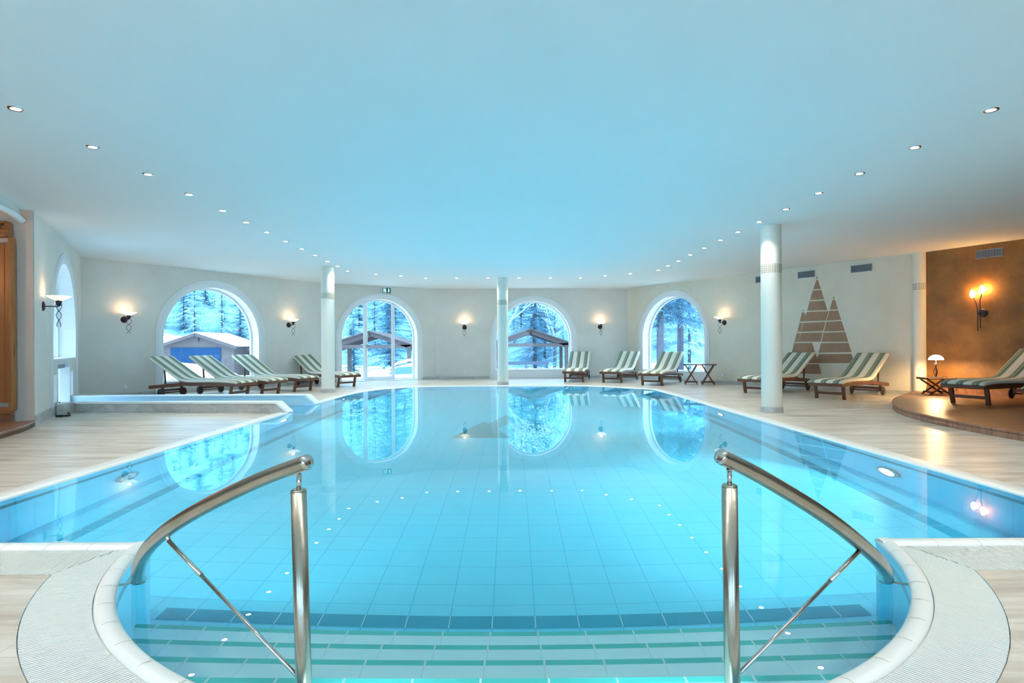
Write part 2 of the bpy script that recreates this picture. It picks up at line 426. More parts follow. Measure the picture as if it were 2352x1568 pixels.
ROOM = [P0, P1, P2, P3, P4, P5, P6, P7, P8, P9, P11]
mb = MB()
mb.fill([[Vector((p.x, p.y, CEIL)) for p in ROOM]], (0, 0, -1))
big = [(-14, -6), (-14, 24), (15, 24), (15, -6)]
roof = [(-11.4, -3.9), (-11.4, 8.9), (-7.5, 8.9), (-9.62, 12.95), (-6.1, 19.0), (-2.7, 20.95), (4.15, 21.2), (9.05, 13.2), (12.4, 6.5), (12.4, -3.9)]
mb.fill([[Vector((x, y, CEIL+.25)) for x, y in roof]], (0, 0, 1))
for i in range(len(roof)):
    a, b = roof[i], roof[(i+1) % len(roof)]
    mb.face([(a[0], a[1], CEIL), (b[0], b[1], CEIL), (b[0], b[1], CEIL+.25), (a[0], a[1], CEIL+.25)])
o = mb.obj('ceiling', 'ceiling', recalc=False); tag(o, kind='structure')

# ---------------- pool outline (water edge), going round with the water on the left
YF = 3.42; CC = Vector((0, 3.78)); RB = 2.068
def arc_pts(r, y, n=40):
    a0 = atan2(y-CC.y, -sqrt(max(0, r*r-(y-CC.y)**2))); a1 = atan2(y-CC.y, sqrt(max(0, r*r-(y-CC.y)**2)))
    if a0 > 0: a0 -= 2*pi
    return [Vector((CC.x+r*cos(a0+(a1-a0)*k/n), CC.y+r*sin(a0+(a1-a0)*k/n))) for k in range(n+1)]
def V2(l): return [Vector(p) for p in l]
basin = arc_pts(RB, YF)
right_far = V2([(3.70, YF), (3.64, 7.0), (3.58, 10.5), (3.55, 13.3), (3.50, 15.05), (3.32, 15.35), (2.45, 16.28), (2.1, 16.50), (1.5, 16.68), (.4, 16.74), (-.6, 16.74), (-1.7, 16.70), (-2.4, 16.60), (-2.9, 16.32), (-3.35, 15.7), (-3.62, 14.95), (-3.74, 14.1), (-3.77, 13.2), (-3.76, 11.6)])
left_near = V2([(-3.74, 10.38), (-3.72, 7.0), (-3.70, YF)])
CH_N = V2([(-3.74, 10.38), (-7.6, 10.48), (-10.5, 10.48)]); CH_F = V2([(-10.5, 11.6), (-3.76, 11.6)])
outline = basin + right_far + CH_F[:1][::-1] + [Vector((-10.5, 10.48))] + left_near
# floor opening
def offs(pts, d):
    out = []
    for i, p in enumerate(pts):
        a = pts[max(i-1, 0)]; b = pts[min(i+1, len(pts)-1)]; t = (b-a).normalized()
        out.append(p+Vector((t.y, -t.x))*d)
    return out
hole = arc_pts(2.39, 2.96) + [Vector((3.90, 2.96)), Vector((3.90, YF))] + offs(right_far, .19)[1:] + V2([(-10.5, 11.62), (-10.5, 10.46), (-3.93, 10.36), (-3.91, 7.0), (-3.90, YF), (-3.90, 2.96)])
hole = [p for i, p in enumerate(hole) if (p-hole[i-1]).length > 1e-3]
mb = MB()
mb.fill([[Vector((x, y, 0)) for x, y in big], [Vector((p.x, p.y, 0)) for p in hole]], (0, 0, 1))
o = mb.obj('floor', 'floor', recalc=False); tag(o, kind='structure')

pool = thing('swimming_pool', label='large indoor swimming pool with rounded step entry, blue tiles and white rim', cat='pool')
D = 1.2
mb = MB(); n = len(outline)
ol = [p for i, p in enumerate(outline) if (p-outline[i-1]).length > 1e-3]; n = len(ol)
for i in range(n):
    a, b = ol[i], ol[(i+1) % n]
    mb.face([(a.x, a.y, .0), (b.x, b.y, .0), (b.x, b.y, -D), (a.x, a.y, -D)])
mb.obj('basin_wall', 'poolwall', pool)
mb = MB(); mb.fill([[Vector((p.x, p.y, -D)) for p in ol]], (0, 0, 1)); mb.obj('basin_floor', 'poolfloor', pool, recalc=False)
def chord(y): return sqrt(RB*RB-(y-CC.y)**2)
steps = [(2.243, .26), (2.570, .49), (2.887, .71), (3.213, .94)]
ylo = CC.y-RB
for i, (yy, dz) in enumerate(steps):
    y0 = ylo+.001 if i == 0 else steps[i-1][0]
    pts = [Vector((chord(y0+(yy-.03-y0)*k/8), y0+(yy-.03-y0)*k/8)) for k in range(9)]
    lp = pts + [Vector((-p.x, p.y)) for p in pts[::-1]]
    mb = MB(); mb.fill([[Vector((p.x, p.y, -dz)) for p in lp]], (0, 0, 1))
    xx = chord(yy)
    mb.face([(-xx, yy, -dz-.001), (xx, yy, -dz-.001), (xx, yy, -D), (-xx, yy, -D)])
    s = mb.obj('step', 'treadtile', pool, recalc=False)
    mb = MB(); xb = chord(yy-.05)
    mb.box((0, yy-.016, -dz-.01), (2*xb, .036, .024)); mb.obj('nosing', 'nosing', s)
mb = MB(); z = -D+.003
for x0, x1 in ((3.24, 3.36), (-3.38, -3.26)): mb.box(((x0+x1)/2, 9.3, z), (x1-x0, 11.5, .006))
mb.box((0, 3.55, z), (4.1, .12, .006))
mb.obj('border_band', 'poolband', pool)
mb = MB()
def zz(l, ox=700, oy=860, s=2.94): return [(ox+x/s, oy+y/s) for x, y in l]
m1 = [WW(x, y, D) for x, y in zz([(985, 428), (1115, 362), (1210, 318), (1240, 333), (1362, 270), (1410, 318), (1300, 366), (1390, 428)])]
mb.prism([(p.x, p.y) for p in m1][::-1], -D, -D+.006); mb.obj('mountain_mosaic', 'motif', pool)
mb = MB()
m2 = [WW(x, y, D) for x, y in zz([(1420, 345), (1480, 325), (1520, 298), (1735, 404), (1385, 404)])]
mb.prism([(p.x, p.y) for p in m2][::-1], -D, -D+.005); mb.obj('mountain_mosaic', 'motif2', pool)
# rims
def V3(l, z=0): return [Vector((p.x, p.y, z)) for p in l]
rim = [(-.004, -.03), (-.004, -.002), (.004, .008), (.02, .016), (.045, .019), (.065, .015), (.076, .004), (.08, -.02)]
rimf = [(-.004, -.03), (-.004, 0.), (.006, .012), (.03, .018), (.07, .018), (.092, .010), (.10, -.006), (.10, -.03)]
mb = MB(); mb.sweep(V3(arc_pts(RB, YF, 120)), rim); o = mb.obj('coping', 'coping', pool, recalc=False); o['label'] = 'rounded coping around the step entry'
for sx in (-1, 1):
    pth = [Vector((sx*2.03, YF, 0)), Vector((sx*3.90, YF, 0))]
    if sx < 0: pth = pth[::-1]
    mb = MB(); mb.sweep(pth, rimf); mb.obj('coping', 'coping', pool, recalc=False)
wide = [(-.004, -.03), (-.004, 0.), (.008, .010), (.03, .014), (.17, .014), (.19, .002), (.195, -.01)]
mb = MB(); mb.sweep(V3([Vector((3.71, 2.96))]+right_far), wide); mb.obj('coping', 'coping', pool, recalc=False)
mb = MB(); mb.sweep(V3(left_near+[Vector((-3.70, 2.96))]), wide); mb.obj('coping', 'coping', pool, recalc=False)
# joints in the near rims and the slatted gratings
mb = MB(); nj = 26
for k in range(1, nj):
    a = pi+asin((CC.y-YF)/RB)+(pi-2*asin((CC.y-YF)/RB))*k/nj
    d = Vector((cos(a), sin(a), 0)); t = Vector((-sin(a), cos(a), 0))
    pr = [(RB-.003+o_, h+.0012) for o_, h in rim[1:]]
    A = [mb.bm.verts.new(Vector((CC.x, CC.y, 0))+d*r+t*.0018+Vector((0, 0, h))) for r, h in pr]
    B = [mb.bm.verts.new(Vector((CC.x, CC.y, 0))+d*r-t*.0018+Vector((0, 0, h))) for r, h in pr]
    for i in range(len(pr)-1): mb.bm.faces.new((A[i], A[i+1], B[i+1], B[i]))
for sx in (-1, 1):
    for k in range(7):
        x = sx*(2.32+k*.235)
        for (o0, h0), (o1, h1) in zip(rimf[1:], rimf[2:]):
            mb.face([(x-.0015, YF-o0, h0+.0012), (x+.0015, YF-o0, h0+.0012), (x+.0015, YF-o1, h1+.0012), (x-.0015, YF-o1, h1+.0012)])
M['joint'] = pbr('rim_joint', (.50, .50, .45), .8)
tag(mb.obj('coping_joint', 'joint', pool, recalc=False), kind='stuff')
mb = MB(); da = .0150/2.27; a = pi+.178
while a < 2*pi-.178:
    d = Vector((cos(a), sin(a), 0)); A = Vector((0, CC.y, -.006))+d*2.15; aa = min(a-pi, 2*pi-a); B = Vector((0, CC.y, -.006))+d*min(2.386, 2.155+max(.0, aa-.175)/.17*.236)
    mb.bar(A, B, .0092, .012); a += da
g = mb.obj('gutter_grating', 'grating', pool, recalc=False)
for sx in (-1, 1):
    mb = MB(); x = 2.09
    while x < 3.9:
        y0 = 2.965
        if x < 2.25: y0 = 2.965+(2.25-x)*3.26
        if y0 < YF-.12: mb.bar((sx*x, y0, -.006), (sx*x, YF-.103, -.006), .0092, .012)
        x += .0150
    mb.obj('gutter_grating', 'grating', pool, recalc=False)
mb = MB()
hl = [Vector((p.x, p.y, -.035)) for p in hole]
inn = arc_pts(RB+.05, YF)
M['gutter'] = pbr('gutter_channel', (.30, .33, .32), .7)
mb.fill([V3(arc_pts(2.39, 2.96)+[Vector((3.9, 2.96)), Vector((3.9, YF-.05)), Vector((2.08, YF-.05))]+arc_pts(RB+.05, YF-.05)[::-1]+[Vector((-2.08, YF-.05)), Vector((-3.9, YF-.05)), Vector((-3.9, 2.96))], -.035)], (0, 0, 1))
for lp in ([(-3.9, 2.96)]+[(p.x, p.y) for p in arc_pts(2.39, 2.96)]+[(3.9, 2.96)],):
    for a_, b_ in zip(lp, lp[1:]):
        mb.face([(a_[0], a_[1], -.0005), (b_[0], b_[1], -.0005), (b_[0], b_[1], -.036), (a_[0], a_[1], -.036)])
mb.obj('gutter_channel', 'gutter', pool, recalc=False)
# water
mb = MB(); mb.fill([[Vector((p.x, p.y, -.001)) for p in ol]], (0, 0, 1))
o = mb.obj('pool_water', 'water', recalc=False, smooth=True); tag(o, 'still clear blue water filling the swimming pool', 'water', kind='stuff')

# underwater lamps
def uw(x, y, z, side, lit, label, power=60):
    t = thing('underwater_lamp', (x, y, z), 0, label, 'lamp', 'underwater lamps in the pool walls')
    R = Matrix.Rotation(-side*pi/2, 4, 'Y')      # faces -side*X
    mb = MB(); mb.lathe([(.13, -.02), (.165, -.02), (.165, .012), (.13, .018), (.13, -.02)], n=32, mat=R); mb.obj('lamp_ring', 'steel_shiny', t)
    mb = MB(); mb.lathe([(.001, .010), (.06, .010), (.13, .008)], n=32, mat=R); mb.obj('lamp_lens', 'uwlens' if lit else 'uwoff', t)
    if power:
        l = light('underwater_glow', 'AREA', (-side*.03, 0, 0), power, (.62, .92, 1.0), t, shape='DISK', size=.26, spread=radians(125))
        l.rotation_euler = (0, side*pi/2, 0)
uw(3.63, 5.9, -.70, 1, True, 'bright round underwater lamp in right pool wall, nearest to camera', 110); UWP = 140
uw(3.575, 10.45, -.74, 1, True, 'round underwater lamp in right pool wall beside the thick column', UWP)
uw(-3.70, 5.85, -.70, -1, False, 'unlit round underwater lamp in left pool wall, nearest to camera', 0)
uw(-3.725, 9.9, -.72, -1, True, 'bright underwater lamp in left pool wall just before the channel', UWP)
uw(-3.765, 13.6, -.74, -1, True, 'underwater lamp far along left pool wall, beyond the channel', UWP)
uw(3.53, 14.4, -.74, 1, True, 'farthest underwater lamp in the right pool wall', UWP)
def uw_added(x, label, p):  # lamps added out of view to brighten the near pool floor
    t = thing('underwater_lamp', (x, YF+.004, -.72), 0, label, 'lamp', 'underwater lamps in the pool walls')
    R = Matrix.Rotation(-pi/2, 4, 'X')
    mb = MB(); mb.lathe([(.13, -.02), (.165, -.02), (.165, .012), (.13, .018), (.13, -.02)], n=32, mat=R); mb.obj('lamp_ring', 'steel_shiny', t)
    mb = MB(); mb.lathe([(.001, .010), (.06, .010), (.13, .008)], n=32, mat=R); mb.obj('lamp_lens', 'uwlens', t)
    l = light('underwater_glow', 'AREA', (0, .03, 0), p, (.62, .92, 1.0), t, shape='DISK', size=.26, spread=radians(125))
    l.rotation_euler = (radians(90), 0, (.45 if x > 0 else -.45))
uw_added(-2.9, 'added underwater lamp, out of view in the near pool wall left of the steps', 130); uw_added(2.9, 'added underwater lamp, out of view in the near pool wall right of the steps', 130)

def added_steplamp(x, label):  # unseen lamps added below the view to light the step treads
    y = CC.y-sqrt(RB*RB-x*x)+.006
    t = thing('added_step_lamp', (x, y, -.13), atan2(x, CC.y-y)*.9, label, 'lamp')
    R = Matrix.Rotation(-pi/2, 4, 'X')
    mb = MB(); mb.lathe([(.06, -.01), (.078, -.01), (.078, .010), (.06, .014), (.06, -.01)], n=28, mat=R); mb.obj('lamp_ring', 'steel_shiny', t)
    mb = MB(); mb.lathe([(.001, .008), (.03, .008), (.06, .006)], n=28, mat=R); mb.obj('lamp_lens', 'uwlens', t)
    l = light('underwater_glow', 'AREA', (0, .022, 0), 9, (.66, .93, 1.0), t, shape='DISK', size=.12)
    l.rotation_euler = (radians(80), 0, 0)
added_steplamp(-.6, 'added small underwater lamp, out of view in the curved basin wall above the top step, left one'); added_steplamp(.6, 'added small underwater lamp, out of view in the curved basin wall above the top step, right one')

# ---------------- channel curbs
CZ = .174
def curb(name, front, back, cap_slope, label):
    """front/back: plan lines (left -> right) of the two faces"""
    t = thing(name, label=label, cat='curb')
    mb = MB()
    f, b = V2(front), V2(back)
    m_ = len(f)
    for i in range(m_-1):
        z1, z2 = CZ, CZ
        A, B, C_, D_ = f[i], f[i+1], b[i+1], b[i]
        mb.face([(A.x, A.y, 0), (B.x, B.y, 0), (B.x, B.y, z2), (A.x, A.y, z1)])
        mb.face([(D_.x, D_.y, -.02), (C_.x, C_.y, -.02), (C_.x, C_.y, z2), (D_.x, D_.y, z1)])
        mb.face([(A.x, A.y, z1), (B.x, B.y, z2), (C_.x, C_.y, z2), (D_.x, D_.y, z1)])
    A, B = f[-1], b[-1]; sx = cap_slope
    mb.face([(A.x, A.y, 0), (A.x+sx, A.y, 0), (A.x, A.y, CZ)]); mb.face([(B.x, B.y, 0), (B.x+sx, B.y, 0), (B.x, B.y, CZ)])
    mb.face([(A.x, A.y, CZ), (B.x, B.y, CZ), (B.x+sx, B.y, .0), (A.x+sx, A.y, 0)])
    return t, mb, f, b
t, mb, f, b = curb('channel_curb', [(-7.46, 9.98), (-7.44, 10.36), (-5.8, 10.30), (-3.93, 10.16)], [(-7.75, 10.5), (-7.44, 10.50), (-5.8, 10.45), (-3.93, 10.40)], .18, 'low grey marble curb with white top on the near side of the water channel')
mb.obj('stone_face', 'stone', t)
mb = MB()
for i in range(1, 3): 
    A, B, C_, D_ = f[i], f[i+1], b[i+1], b[i]
    mb.face([(A.x, A.y-.01, CZ+.012), (B.x, B.y-.01, CZ+.012), (C_.x, C_.y+.01, CZ+.012), (D_.x, D_.y+.01, CZ+.012)])
    mb.face([(A.x, A.y-.01, CZ-.02), (B.x, B.y-.01, CZ-.02), (B.x, B.y-.01, CZ+.012), (A.x, A.y-.01, CZ+.012)])
A, B = f[-1], b[-1]
mb.face([(A.x, A.y-.01, CZ+.012), (B.x, B.y+.01, CZ+.012), (B.x+.195, B.y+.01, .012), (A.x+.195, A.y-.01, .012)])
mb.face([(A.x, A.y-.01, CZ+.012), (A.x+.195, A.y-.01, .012), (A.x+.165, A.y-.01, .01), (A.x-.02, A.y-.01, CZ-.02)])
mb.obj('white_cap', 'curbwhite', t, recalc=False)
t, mb, f, b = curb('channel_curb', [(-8.4, 11.61), (-6.0, 11.61), (-3.93, 11.61)], [(-8.4, 11.9), (-6, 11.9), (-3.93, 11.88)], .18, 'low pale blue tiled curb on the far side of the water channel, below the loungers')
mb.obj('tile_face', 'bluetile', t)
mb = MB()
mb.box((-6.16, 11.745, CZ+.004), (4.46, .29, .02)); mb.obj('white_cap', 'curbwhite', t)
mb = MB(); mb.face([(-3.93, 11.60, CZ+.014), (-3.93, 11.89, CZ+.014), (-3.735, 11.89, .012), (-3.735, 11.60, .012)])
mb.face([(-3.93, 11.599, CZ+.014), (-3.735, 11.599, .012), (-3.765, 11.599, .0), (-3.955, 11.599, CZ-.02)])
mb.obj('white_cap', 'curbwhite', t, recalc=False)

# strip curtain in the channel doorway
t = thing('strip_curtain', label='bright clear plastic strip curtain closing the low channel doorway', cat='curtain')
mb = MB(); d, nn = frame(P0, P1)
for k in range(9):
    u0 = 2.07+k*.105; zt = .74 if k > 0 else .70
    a = wp(P0, P1, u0, .0, -.10-.012*(k % 2)); b_ = wp(P0, P1, u0+.12, .0, -.10-.012*(k % 2)-.01)
    mb.face([(a.x, a.y, .01), (b_.x, b_.y, .01), (b_.x, b_.y, zt), (a.x, a.y, zt)])
mb.obj('plastic_strips', 'strips', t, recalc=False)
mb = MB(); a = wp(P0, P1, 2.07, .775, -.1); b_ = wp(P0, P1, 3.38, .775, -.1); mb.bar(a, b_, .05, .08); mb.obj('curtain_rail', 'ventmetal', t)

# ---------------- arch trims and windows
def arch_path(P, Q, uc, w, zs, off, z0=0.0, n=36):
    r = w/2+off; sp = 2.62-w/2
    pts = [(uc-r, z0)]
    for k in range(n+1):
        a = pi-pi*k/n; pts.append((uc+r*cos(a), sp+r*sin(a)))
    pts.append((uc+r, z0)); return pts
def arch_trim(name, P, Q, uc, w, zs, z0=0.0):
    d, nn = frame(P, Q); prof = [(0, 0), (0, .012), (.10, .012), (.105, .030), (.125, .032), (.13, .014), (.155, .014), (.16, .026), (.18, .026), (.185, 0)]
    rings = []; mb = MB()
    for o_, h in prof:
        rings.append([mb.bm.verts.new(wp(P, Q, u, z, h)) for u, z in arch_path(P, Q, uc, w, zs, o_, z0)])
    for A, B in zip(rings, rings[1:]):
        for i in range(len(A)-1): mb.bm.faces.new((A[i], A[i+1], B[i+1], B[i]))
    o = mb.obj(name, 'white'); tag(o, kind='structure'); return o
def window(name, P, Q, uc, w, zs, mull=(), thick=.045):
    t = thing(name, kind='structure'); off = -.30
    inner = arch_loop(uc, w-2*thick, zs+thick, spring=2.62-w/2); outer = arch_loop(uc, w, zs)
    mb = MB()
    for o_, s in ((off+.03, 1), (off-.03, -1)):
        A = [mb.bm.verts.new(wp(P, Q, u, z, o_)) for u, z in outer]; B = [mb.bm.verts.new(wp(P, Q, u, z, o_)) for u, z in inner]
        for i in range(len(A)): mb.bm.faces.new((A[i], A[(i+1) % len(A)], B[(i+1) % len(A)], B[i]))
    for lp in (inner,):
        for i in range(len(lp)):
            a, b = lp[i], lp[(i+1) % len(lp)]
            mb.face([wp(P, Q, a[0], a[1], off+.03), wp(P, Q, b[0], b[1], off+.03), wp(P, Q, b[0], b[1], off-.03), wp(P, Q, a[0], a[1], off-.03)])
    mb.obj('window_frame', 'white', t)
    mb = MB(); mb.fill([[wp(P, Q, u, z, off) for u, z in inner]], (frame(P, Q)[1].x, frame(P, Q)[1].y, 0)); mb.obj('glass_pane', 'glass', t, recalc=False)
    return t
def sillbox(t, P, Q, a):
    mb = MB(); A = wp(P, Q, a['uc']-a['w']/2-.02, a['zs']+.008, -.14); B = wp(P, Q, a['uc']+a['w']/2+.02, a['zs']+.008, -.14); mb.bar(A, B, .33, .03); mb.obj('window_sill', 'white', t)
for i, (P, Q, a) in enumerate(((P0, P1, archL), (P1, P2, archA), (P3, P4, archC), (P4, P5, archR))):
    arch_trim('trim_%d' % (i+1), P, Q, **a, z0=(.0 if i else .13))
    w_ = window('window_%d' % (i+1), P, Q, **a); sillbox(w_, P, Q, a)
    if i in (2, 3):
        mb = MB(); A = wp(P, Q, a['uc']-a['w']/2, a['zs']/2+.0, .004); B = wp(P, Q, a['uc']+a['w']/2, a['zs']/2, .004); mb.bar(A, B, .012, a['zs']); mb.obj('sill_panel', 'white', w_)
for j, (u0, u1) in enumerate(((1.58, 1.96), (3.49, 3.82))):
    t = thing('window_%d' % (5+j), kind='structure')
    mb = MB(); mb.fill([[wp(P0, P1, u, z, -.2) for u, z in rect_loop(u0, u1, .20, .66)]], (1, 0, 0)); mb.obj('glass_pane', 'glass', t, recalc=False)
    mb = MB()
    for (a0, z0_, a1, z1_) in ((u0, .2, u1, .2), (u0, .66, u1, .66), (u0, .2, u0, .66), (u1, .2, u1, .66)):
        mb.bar(wp(P0, P1, a0, z0_, -.2), wp(P0, P1, a1, z1_, -.2), .04, .03)
    mb.obj('window_frame', 'white', t)
arch_trim('trim_5', P2, P3, **archB)
dr = thing('door_1', kind='structure'); a = archB; P, Q = P2, P3
w_ = window('door_frame', P, Q, **a); 
for ch in list(w_.children): ch.parent = dr
bpy.data.objects.remove(w_)
def zarch(u): return 2.62-a['w']/2+sqrt(max(0, (a['w']/2)**2-(u-a['uc'])**2))-.02
uL, _ = onwall(P, Q, 843, 780); uR, _ = onwall(P, Q, 910, 780)
mb = MB()
for u in (uL, uR):
    mb.bar(wp(P, Q, u, .02, -.27), wp(P, Q, u, zarch(u), -.27), .07, .06, up=(0, 1, 0))
mb.obj('door_mullion', 'white', dr)
mb = MB()
mb.bar(wp(P, Q, uL+.055, .03, -.24), wp(P, Q, uL+.055, zarch(uL+.05)-.02, -.24), .06, .05, up=(0, 1, 0))
mb.bar(wp(P, Q, uR-.05, .03, -.24), wp(P, Q, uR-.05, zarch(uR-.05)-.02, -.24), .06, .05, up=(0, 1, 0))
mb.bar(wp(P, Q, uL+.02, .08, -.24), wp(P, Q, uR-.02, .08, -.24), .05, .10)
mb.obj('door_leaf', 'white', dr)
mb = MB(); mb.bar(wp(P, Q, uL+.06, 1.05, -.20), wp(P, Q, uL+.06, 1.17, -.20), .03, .02, up=(0, 1, 0)); mb.bar(wp(P, Q, uL+.06, 1.12, -.17), wp(P, Q, uL+.17, 1.12, -.17), .02, .02)
mb.obj('door_handle', 'steel_shiny', dr)
mb = MB(); mb.bar(wp(P, Q, a['uc']-a['w']/2, .012, -.15), wp(P, Q, a['uc']+a['w']/2, .012, -.15), .36, .024); mb.obj('door_sill', 'white', dr)

# ---------------- baseboards
def base(name, P, Q, gaps=(), h=.085, mat='stone'):
    L = (Q-P).length; mb = MB(); u = 0
    for g0, g1 in list(gaps)+[(L, L)]:
        if g0-u > .02: mb.bar(wp(P, Q, u, h/2, .008), wp(P, Q, g0, h/2, .008), .016, h)
        u = g1
    o = mb.obj(name, mat); tag(o, kind='structure')
base('baseboard_left', P0, P1, [(1.66, 5.1)], .15)
base('baseboard_back_left', P1, P2, [(archA['uc']-1.48, archA['uc']+1.48)])
base('baseboard_door', P2, P3, [(archB['uc']-1.44, archB['uc']+1.44)])
base('baseboard_back', P3, P4, [(archC['uc']-1.48, archC['uc']+1.48)])
base('baseboard_right', P4, P5, [(archR['uc']-1.49, archR['uc']+1.49)])
base('baseboard_brown', P5, P6, [], .19, 'platform')

# ---------------- columns
def column(x, y, label, r=.158):
    t = thing('round_column', (x, y, 0), 0, label, 'column')
    mb = MB(); mb.lathe([(r, .09), (r, 2.26)], n=48); mb.lathe([(r, 2.40), (r, CEIL)], n=48); mb.obj('column_shaft', 'column', t)
    mb = MB(); mb.lathe([(r+.002, 2.26), (r+.002, 2.40)], n=48); mb.obj('mosaic_band', 'mosaicband', t)
    mb = MB(); mb.lathe([(r, .10), (r+.012, .095), (r+.014, .085), (r+.014, 0)], n=48); mb.obj('column_base', 'stone', t)
    return t
pc = W(1780, 948); column(pc.x, pc.y+.12, 'thickest looking cream round column with mosaic ring, on the right of the pool', .160)
pc = W(1155, 884); column(pc.x, pc.y+.12, 'cream round column at the far end of the pool, between door and back window', .152)
pc = W(750.5, 901.5); column(pc.x, pc.y+.12, 'cream round column left of the arched door, beside the loungers', .156)
# half column at the brown wall
t = thing('half_column', label='slim cream half column with mosaic ring where brown wall begins', cat='column')
mb = MB(); q = wp(P4, P5, (P5-P4).length+.04, 0, .0)
def halfcol(mb, z0, z1, r):
    rr = []
    for z in (z0, z1): rr.append([mb.bm.verts.new((q.x+r*cos(2*pi*k/24), q.y+r*sin(2*pi*k/24), z)) for k in range(24)])
    for k in range(24):
        f = mb.bm.faces.new((rr[0][k], rr[0][(k+1) % 24], rr[1][(k+1) % 24], rr[1][k])); f.smooth = True
halfcol(mb, .10, CEIL, .13); mb.obj('column_shaft', 'column', t)
mb = MB(); halfcol(mb, 2.24, 2.39, .133); mb.obj('mosaic_band', 'mosaic', t)

# ---------------- downlights
LL = [(36,249),(213,337),(340,400),(434,446),(511,483),(566,510),(613,533),(656,554),(693,571),(724,586),(752,600),(776,611),(798,622)]
FF = [(864,629),(921,633),(978,638),(1049,638),(1121,638),(1192,638),(1264,638),(1334,638),(1390,633),(1448,628)]
RR = [(2276,252),(2101,338),(1974,398),(1880,443),(1805,480),(1744,509),(1695,532),(1655,551),(1618,569),(1586,585),(1558,599),(1534,610),(1512,620)]
SPOT = 66
def downlight(x, y, spot=True):
    t = thing('ceiling_downlight', (x, y, CEIL-.001), 0, None, 'ceiling light')
    mb = MB(); mb.lathe([(.036, -.004), (.052, -.008), (.058, 0)], n=24); mb.obj('trim_ring', 'steel_shiny', t)
    mb = MB(); mb.lathe([(.001, -.005), (.036, -.005)], n=24); mb.obj('lamp_lens', 'lens', t)
    l = light('downlight_beam', 'SPOT', (0, 0, -.02), SPOT, (1, .91, .80), t, spot_size=radians(112), spot_blend=.9, shadow_soft_size=.03)
    return t
dl = None
def put(kind, lst, grp, fmt, extra=()):
    global dl
    pts = [(W(x, y, CEIL).x, W(x, y, CEIL).y) for x, y in lst]+list(extra)
    for i, (x, y) in enumerate(pts):
        if dl is None: dl = downlight(x, y); o = dl
        else: o = copy_tree(dl); o.location = (x, y, CEIL-.001)
        o['label'] = fmt(i, len(pts)); o['group'] = grp
ORD = ['nearest', 'second', 'third', 'fourth', 'fifth', 'sixth', 'seventh', 'eighth', 'ninth', 'tenth', 'eleventh', 'twelfth', 'thirteenth']
put('l', LL, 'downlights in the left ceiling row', lambda i, n: 'small round recessed downlight, %s from the camera in the left ceiling row' % ORD[i] if i < 12 else 'small round recessed downlight at the far end of the left ceiling row')
put('r', RR, 'downlights in the right ceiling row', lambda i, n: 'small round recessed downlight, %s from the camera in the right ceiling row' % ORD[i] if i < 12 else 'small round recessed downlight at the far end of the right ceiling row')
ORF = ['first', 'second', 'third', 'fourth', 'fifth', 'sixth', 'seventh', 'eighth', 'ninth', 'tenth']
put('f', FF, 'downlights in the short row at the far wall', lambda i, n: 'small round recessed downlight, %s from the left in the far cross row' % ORF[i])

for sgn, side_ in ((-1, 'left'), (1, 'right')):  # unseen downlights added overhead to brighten the foreground
    for i_ in range(7):
        o = copy_tree(dl); o.location = (sgn*3.99, 4.05-.92*i_, CEIL-.001); o['group'] = 'downlights in the %s ceiling row' % side_
        o['label'] = 'added unseen downlight extending the %s row overhead, %s one nearer than the picture edge' % (side_, ORD[i_+1] if i_ else 'first')
for i_ in range(6):  # cross row added out of view to light the steps and gratings
    x_ = -3.0+6.0*i_/5
    o = copy_tree(dl); o.location = (x_, 1.75-.45*(1-(abs(x_)/3.3)**2), CEIL-.001); o['group'] = 'added downlights in a near cross row'
    o['label'] = 'added unseen downlight, %s from the left in a cross row above the viewpoint' % ORF[i_]
# ---------------- sconces
def make_sconce():
    """local: wall plane at y=0, room towards -y"""
    t = thing('wall_sconce', cat='wall lamp', group='wrought iron wall lamps with glass bowls')
    mb = MB(); R = Matrix.Rotation(pi/2, 4, 'X')
    mb.lathe([(.001, .028), (.05, .026), (.07, .014), (.074, 0)], (0, 0, 0), 28, mat=R); mb.obj('back_plate', 'iron', t)
    mb = MB(); mb.tube([(0, -.01, 0), (0, -.19, 0), (0, -.195, .02), (0, -.195, .09)], .008, 8)
    mb.lathe([(.012, -.02), (.03, 0), (.045, .06), (.03, .075)], (0, -.195, .02), 16); mb.obj('arm', 'iron', t)
    mb = MB()
    for ph in (0, pi):
        pts = []
        for k in range(41):
            s = k/40; ang = ph+s*2.75*pi
            rad = .075*(1-s*.45) if s > .12 else .105-.25*s
            pts.append((rad*cos(ang), -.195+rad*sin(ang)*.55, .09-s*.40))
        mb.tube(pts, .0045, 6)
    mb.obj('twisted_wire', 'iron', t)
    mb = MB(); mb.lathe([(.04, .088), (.08, .105), (.13, .135), (.165, .158), (.158, .160), (.12, .143), (.075, .118), (.03, .1)], (0, -.195, 0), 36); mb.obj('glass_bowl', 'bowl', t, smooth=True)
    light('sconce_light', 'POINT', (0, -.17, .20), SCP, (1, .62, .30), t, shadow_soft_size=.04)
    return t
SCP = 2.8
sc0 = make_sconce(); first = True
